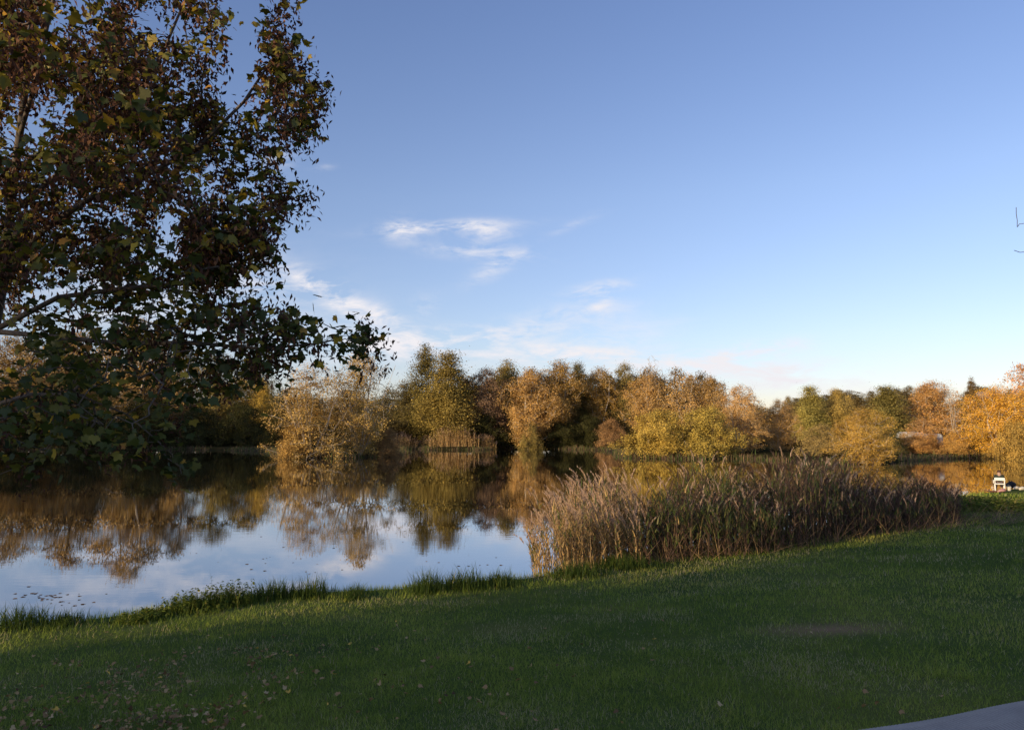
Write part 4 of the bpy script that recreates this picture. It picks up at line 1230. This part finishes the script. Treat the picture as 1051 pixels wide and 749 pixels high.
def build_caravans():
    white = mat_plain('caravan_white', (0.60, 0.58, 0.54), 0.4, 0.05)
    glass = mat_plain('dark_glass', (0.02, 0.024, 0.03), 0.12, 0.05, spec=0.6)
    grey = mat_plain('grey_trim', (0.30, 0.30, 0.30), 0.5)
    tyre = mat_plain('tyre', (0.02, 0.02, 0.02), 0.85)
    for px, d, top, L, rz, lab in ((934, 109, 443.2, 3.2, 0.2, 'white caravan half hidden by orange bushes, left of two'), (951, 108, 445.0, 3.6, -0.1, 'white caravan behind the orange bushes, right and lower of two')):
        p = at(px, top, d); g = hz(p[0], p[1]); H = p[2] - g
        o = empty('caravan', (p[0], p[1], g), rz); tag(o, lab, 'caravan')
        prof = [(-L / 2, 0.45), (-L / 2 - 0.1, 0.9), (-L / 2 + 0.15, H - 0.25), (-L / 2 + 0.45, H), (L / 2 - 0.4, H), (L / 2 - 0.1, H - 0.25), (L / 2, 0.95), (L / 2, 0.45)]
        m = MB(); n = len(prof)
        for y in (-1.05, 1.05): m.v += [(x, y, z) for x, z in prof]
        m.f += [tuple(range(n))[::-1] if False else tuple(range(n)), tuple(range(2 * n - 1, n - 1, -1))] + [(i, i + n, (i + 1) % n + n, (i + 1) % n) for i in range(n)]
        m.build('body', white, o, bevel=0.05)
        for x in (-L * 0.27, L * 0.12):
            w = MB().box((x, -1.058, H * 0.62), (0.85, 0.03, 0.5)).build('window', glass, o, bevel=0.01)
            f = MB()
            zc, hw, hh2 = H * 0.62, 0.45, 0.27     # one picture-frame ring, front and back loops joined
            for y in (-1.048, -1.082):
                for kx, kz in ((hw, hh2), (hw - 0.05, hh2 - 0.05)):
                    f.v += [(x - kx, y, zc - kz), (x + kx, y, zc - kz), (x + kx, y, zc + kz), (x - kx, y, zc + kz)]
            for i in range(4):
                j = (i + 1) % 4
                f.f += [(8 + i, 8 + j, 12 + j, 12 + i), (i, 4 + i, 4 + j, j), (i, j, 8 + j, 8 + i), (4 + i, 12 + i, 12 + j, 4 + j)]
            f.build('frame', grey, w)
        MB().box((L * 0.36, -1.056, H * 0.5), (0.6, 0.03, H * 0.62)).build('door', white, o, bevel=0.01)
        for sx in (-0.2, 0.5):
            MB().tube([(sx, -1.0, 0.31), (sx, -0.8, 0.31)], [0.31, 0.31], 16).build('wheel', tyre, o)
        MB().tube([(-L / 2, 0, 0.5), (-L / 2 - 0.9, 0, 0.45)], 0.05, 6).build('tow_bar', grey, o)
    # little white house on the hill
    tile = mat_plain('roof_slate', (0.30, 0.27, 0.26), 0.7)
    p = at(1009, 402, 330); g = hz(p[0], p[1])
    H = max(4.5, p[2] - g)
    o = empty('house', (p[0], p[1], g), 0.2); tag(o, 'tiny pale house peeping out at the top of the hill', 'house')
    MB().box((0, 0, H * 0.33), (8, 6, H * 0.66)).build('wall', white, o)
    m = MB(); m.v = [(-4.4, -3.5, H * .66), (4.4, -3.5, H * .66), (4.4, 3.5, H * .66), (-4.4, 3.5, H * .66), (-4.4, 0, H), (4.4, 0, H)]
    m.f = [(0, 1, 5, 4), (2, 3, 4, 5), (0, 4, 3), (1, 2, 5), (3, 2, 1, 0)]
    rf = m.build('roof', tile, o)
    MB().box((2.5, 0.6, H + 0.3), (0.7, 0.7, 1.4)).build('chimney', tile, rf)
    for x in (-2.4, 0.0, 2.4):
        MB().box((x, -3.02, H * 0.4), (1.0, 0.06, 1.1)).build('window', glass, o)


def build_ledge():
    """ribbed grey ledge that crosses the bottom right corner"""
    m_, nt, out = new_mat('ribbed_grey_fabric')
    tc = N(nt, 'ShaderNodeTexCoord')
    n = N(nt, 'ShaderNodeTexNoise', i_Scale=5.0, i_Detail=6.0); nt.links.new(tc.outputs['Object'], n.inputs['Vector'])
    n3 = N(nt, 'ShaderNodeTexNoise', i_Scale=140.0, i_Detail=3.0); nt.links.new(tc.outputs['Object'], n3.inputs['Vector'])
    r = ramp(nt, [(0.3, (0.40, 0.33, 0.27)), (0.7, (0.54, 0.45, 0.37))], n.outputs[0])
    c = mixc(nt, r.outputs[0], (0.12, 0.12, 0.13), math_n(nt, 'MULTIPLY', n3.outputs[0], 0.45))
    ta = N(nt, 'ShaderNodeAttribute', attribute_name='tint')
    gr = ramp(nt, [(0.15, (0.35, 0.35, 0.37)), (0.6, (1, 1, 1))], ta.outputs['Fac'])  # grooves between ribs darkened in the colour, standing in for their shade
    c = mixc(nt, c, gr.outputs[0], 1.0, 'MULTIPLY')
    b = N(nt, 'ShaderNodeBsdfPrincipled', i_Roughness=0.85)
    nt.links.new(c, b.inputs['Base Color'])
    nt.links.new(b.outputs[0], out.inputs[0])
    A = at(880, 749, 2.74); B = at(1051, 719, 3.06)
    ax = unit(B[:2] - A[:2]); nv = np.array([ax[1], -ax[0]])           # nv points towards the viewer's side
    org = A[:2] - ax * 0.7
    top = A[2] + 0.012; slope = (B[2] - A[2]) / np.linalg.norm(B[:2] - A[:2])
    g = hz(A[0], A[1]) - 0.05
    L = 3.6; pitch = 0.017; ns = int(L / pitch * 8)
    s = np.linspace(0, L, ns + 1)
    prof = [(-0.05, -9), (-0.05, -0.30), (-0.03, -0.10), (0.0, -0.03), (0.035, -0.004), (0.10, 0.012), (0.20, 0.012), (0.30, -0.004), (0.38, -0.05), (0.42, -0.16), (0.42, -9)]
    V = np.zeros((len(s), len(prof), 3))
    rib = 0.0075 * np.abs(np.sin(math.pi * s / pitch)) ** 0.7
    for j, (q, h) in enumerate(prof):
        xy = org[None] + ax[None] * s[:, None] + nv[None] * q
        V[:, j, :2] = xy
        V[:, j, 2] = g if h == -9 else top + h + rib + slope * (s - 0.7) + 0.004 * np.sin(s * 7 + j)
    npf = len(prof)
    i, j = np.meshgrid(np.arange(len(s) - 1), np.arange(npf - 1), indexing='ij')
    F = np.stack([i * npf + j, i * npf + j + 1, (i + 1) * npf + j + 1, (i + 1) * npf + j], -1).reshape(-1, 4)
    ends = [np.array([list(range(npf))]), np.array([[(len(s) - 1) * npf + k for k in range(npf)][::-1]])]
    o = mobj('ledge', mesh_np('ledge', V.reshape(-1, 3), [F] + ends, tint=np.repeat(np.abs(np.sin(math.pi * s / pitch)), npf), mat=m_, smooth=False))
    tag(o, 'finely ribbed grey ledge cutting across the bottom right corner', 'ledge')


# ------------------------------------------------------------------ light, sky, camera


def build_light():
    sd = bpy.data.lights.new('sun', 'SUN')
    sd.energy = 5.0; sd.angle = R(0.5); sd.color = (1.0, 0.785, 0.48)
    so = bpy.data.objects.new('sun', sd); link(so)
    dirv = Vector((math.sin(SUN_AZ) * math.cos(SUN_EL), math.cos(SUN_AZ) * math.cos(SUN_EL), -math.sin(SUN_EL)))
    so.rotation_euler = dirv.to_track_quat('-Z', 'Y').to_euler()
    so.location = (-40, -40, 30)
    w = bpy.data.worlds.new('World'); SC.world = w
    w.use_nodes = True
    nt = w.node_tree; nt.nodes.clear()
    out = N(nt, 'ShaderNodeOutputWorld'); bg = N(nt, 'ShaderNodeBackground', i_Strength=0.15)
    sky = N(nt, 'ShaderNodeTexSky', sky_type='NISHITA')
    sky.sun_disc = False
    sky.sun_elevation = SUN_EL
    sky.sun_rotation = math.pi + SUN_AZ
    sky.altitude = 50; sky.air_density = 1.0; sky.dust_density = 0.25; sky.ozone_density = 1.4
    # wisps of cirrus, laid out by direction
    tc = N(nt, 'ShaderNodeTexCoord')
    sp = N(nt, 'ShaderNodeSeparateXYZ'); nt.links.new(tc.outputs['Generated'], sp.inputs[0])
    yy = math_n(nt, 'MAXIMUM', sp.outputs[1], 0.05)
    u = math_n(nt, 'DIVIDE', sp.outputs[0], yy); v = math_n(nt, 'DIVIDE', sp.outputs[2], yy)
    front = math_n(nt, 'MULTIPLY', math_n(nt, 'SUBTRACT', sp.outputs[1], 0.1), 5.0, clamp=True)

    def uv(px, py):
        p = at(px, py, 1.0); return p[0], p[2] - CAM_H
    cb = N(nt, 'ShaderNodeCombineXYZ'); nt.links.new(u, cb.inputs[0]); nt.links.new(v, cb.inputs[1])
    def streak(ang, sx, sy, seed, det=6.0, dist=0.6):
        mp = N(nt, 'ShaderNodeMapping'); mp.inputs['Rotation'].default_value = (0, 0, ang); mp.inputs['Scale'].default_value = (sx, sy, 1)
        mp.inputs['Location'].default_value = (seed, seed * 0.7, 0)
        nt.links.new(cb.outputs[0], mp.inputs[0])
        n = N(nt, 'ShaderNodeTexNoise', i_Scale=1.0, i_Detail=det, i_Roughness=0.62, i_Distortion=dist)
        nt.links.new(mp.outputs[0], n.inputs['Vector'])
        return n.outputs[0]
    total = None
    #        px   py   rx  ry  tilt(deg, + rises to the right) strength, noise
    blobs = [(412, 236, 17, 10, 0, 1.0), (455, 233, 58, 5, 3, 1.0), (494, 237, 24, 8, -8, 1.1), (490, 258, 46, 7, -4, 1.0), (508, 274, 26, 8, 28, 0.9), (340, 303, 54, 11, -28, 1.6), (395, 325, 22, 9, -20, 0.8),
             (612, 298, 26, 7, 12, 1.0), (618, 312, 14, 7, 25, 0.7), (590, 322, 50, 9, 6, 0.6), (480, 345, 90, 9, 4, 1.2), (560, 362, 120, 11, -3, 1.2), (770, 360, 50, 7, 8, 1.3), (755, 380, 120, 12, -2, 1.2), (830, 398, 90, 12, 0, 0.6),
             (286, 162, 14, 14, 40, 0.7), (360, 355, 85, 18, -6, 1.1), (255, 288, 50, 14, -15, 0.6), (150, 300, 110, 36, 0, 1.0), (590, 230, 26, 4, 22, 0.35), (640, 345, 50, 12, 10, 0.5), (437, 313, 12, 9, 20, 0.5), (330, 172, 10, 3, 5, 0.4)]
    for px, py, rx, ry, ti, st in blobs:
        u0, v0 = uv(px, py)
        ca, sa = math.cos(R(ti)), math.sin(R(ti))
        du = math_n(nt, 'SUBTRACT', u, u0); dv = math_n(nt, 'SUBTRACT', v, v0)
        a = math_n(nt, 'MULTIPLY', math_n(nt, 'ADD', math_n(nt, 'MULTIPLY', du, ca), math_n(nt, 'MULTIPLY', dv, sa)), FOC / rx)
        b = math_n(nt, 'MULTIPLY', math_n(nt, 'SUBTRACT', math_n(nt, 'MULTIPLY', dv, ca), math_n(nt, 'MULTIPLY', du, sa)), FOC / ry)
        q = math_n(nt, 'ADD', math_n(nt, 'MULTIPLY', a, a), math_n(nt, 'MULTIPLY', b, b))
        g = math_n(nt, 'MULTIPLY', math_n(nt, 'EXPONENT', math_n(nt, 'MULTIPLY', q, -0.8)), st)
        total = g if total is None else math_n(nt, 'ADD', total, g)
    n1 = streak(R(12), 9, 34, 3.1); n2 = streak(R(-20), 24, 60, 7.7, 5.0, 1.0)
    tex = math_n(nt, 'ADD', math_n(nt, 'MULTIPLY', n1, 0.65), math_n(nt, 'MULTIPLY', n2, 0.35))
    txr = ramp(nt, [(0.43, (0, 0, 0)), (0.66, (1, 1, 1))], tex)
    mask = math_n(nt, 'MULTIPLY', math_n(nt, 'MULTIPLY', math_n(nt, 'MULTIPLY', total, 1.5), txr.outputs[0]), front)
    # thin veil low over the horizon
    veil = math_n(nt, 'MULTIPLY', math_n(nt, 'EXPONENT', math_n(nt, 'MULTIPLY', math_n(nt, 'ABSOLUTE', sp.outputs[2]), -9.0)), math_n(nt, 'ADD', math_n(nt, 'MULTIPLY', n1, 0.5), 0.12))
    mask = math_n(nt, 'MULTIPLY', math_n(nt, 'ADD', mask, math_n(nt, 'MULTIPLY', veil, 0.35)), 0.72, clamp=True)
    tone = ramp(nt, [(0.0, (0.44, 0.42, 0.62)), (0.12, (0.55, 0.52, 0.67)), (0.30, (0.62, 0.58, 0.715)), (0.5, (0.58, 0.56, 0.73))], math_n(nt, 'ABSOLUTE', sp.outputs[2]))
    vs = N(nt, 'ShaderNodeVectorMath', operation='SCALE'); vs.inputs['Scale'].default_value = 2.1
    nt.links.new(tone.outputs[0], vs.inputs[0])
    skyc = mixc(nt, sky.outputs[0], vs.outputs[0], 1.0, 'MULTIPLY')
    col = mixc(nt, skyc, (5.9, 5.75, 6.0, 1), mask)
    nt.links.new(col, bg.inputs[0]); nt.links.new(bg.outputs[0], out.inputs[0])


def build_camera():
    cd = bpy.data.cameras.new('camera')
    cd.sensor_width = 36; cd.lens = FOC / PW * 36; cd.clip_start = 0.05; cd.clip_end = 3000
    co = bpy.data.objects.new('camera', cd); link(co)
    co.location = (0, 0, CAM_H); co.rotation_euler = (R(90) + PITCH, 0, 0)
    SC.camera = co


build_camera(); build_light(); build_ground(); build_water(); build_far_trees(); build_maple(); build_bare_twigs()
build_reeds(); build_shore_fringe(); build_grass(); build_litter(); build_bank_plants(); build_angler(); build_caravans(); build_ledge()

SC.view_settings.view_transform = 'Standard'; SC.view_settings.look = 'None'; SC.view_settings.exposure = 0; SC.view_settings.gamma = 1
SC.cycles.max_bounces = 6; SC.cycles.diffuse_bounces = 3; SC.cycles.glossy_bounces = 3; SC.cycles.transmission_bounces = 3
SC.cycles.caustics_reflective = False; SC.cycles.caustics_refractive = False
SC.cycles.use_denoising = True
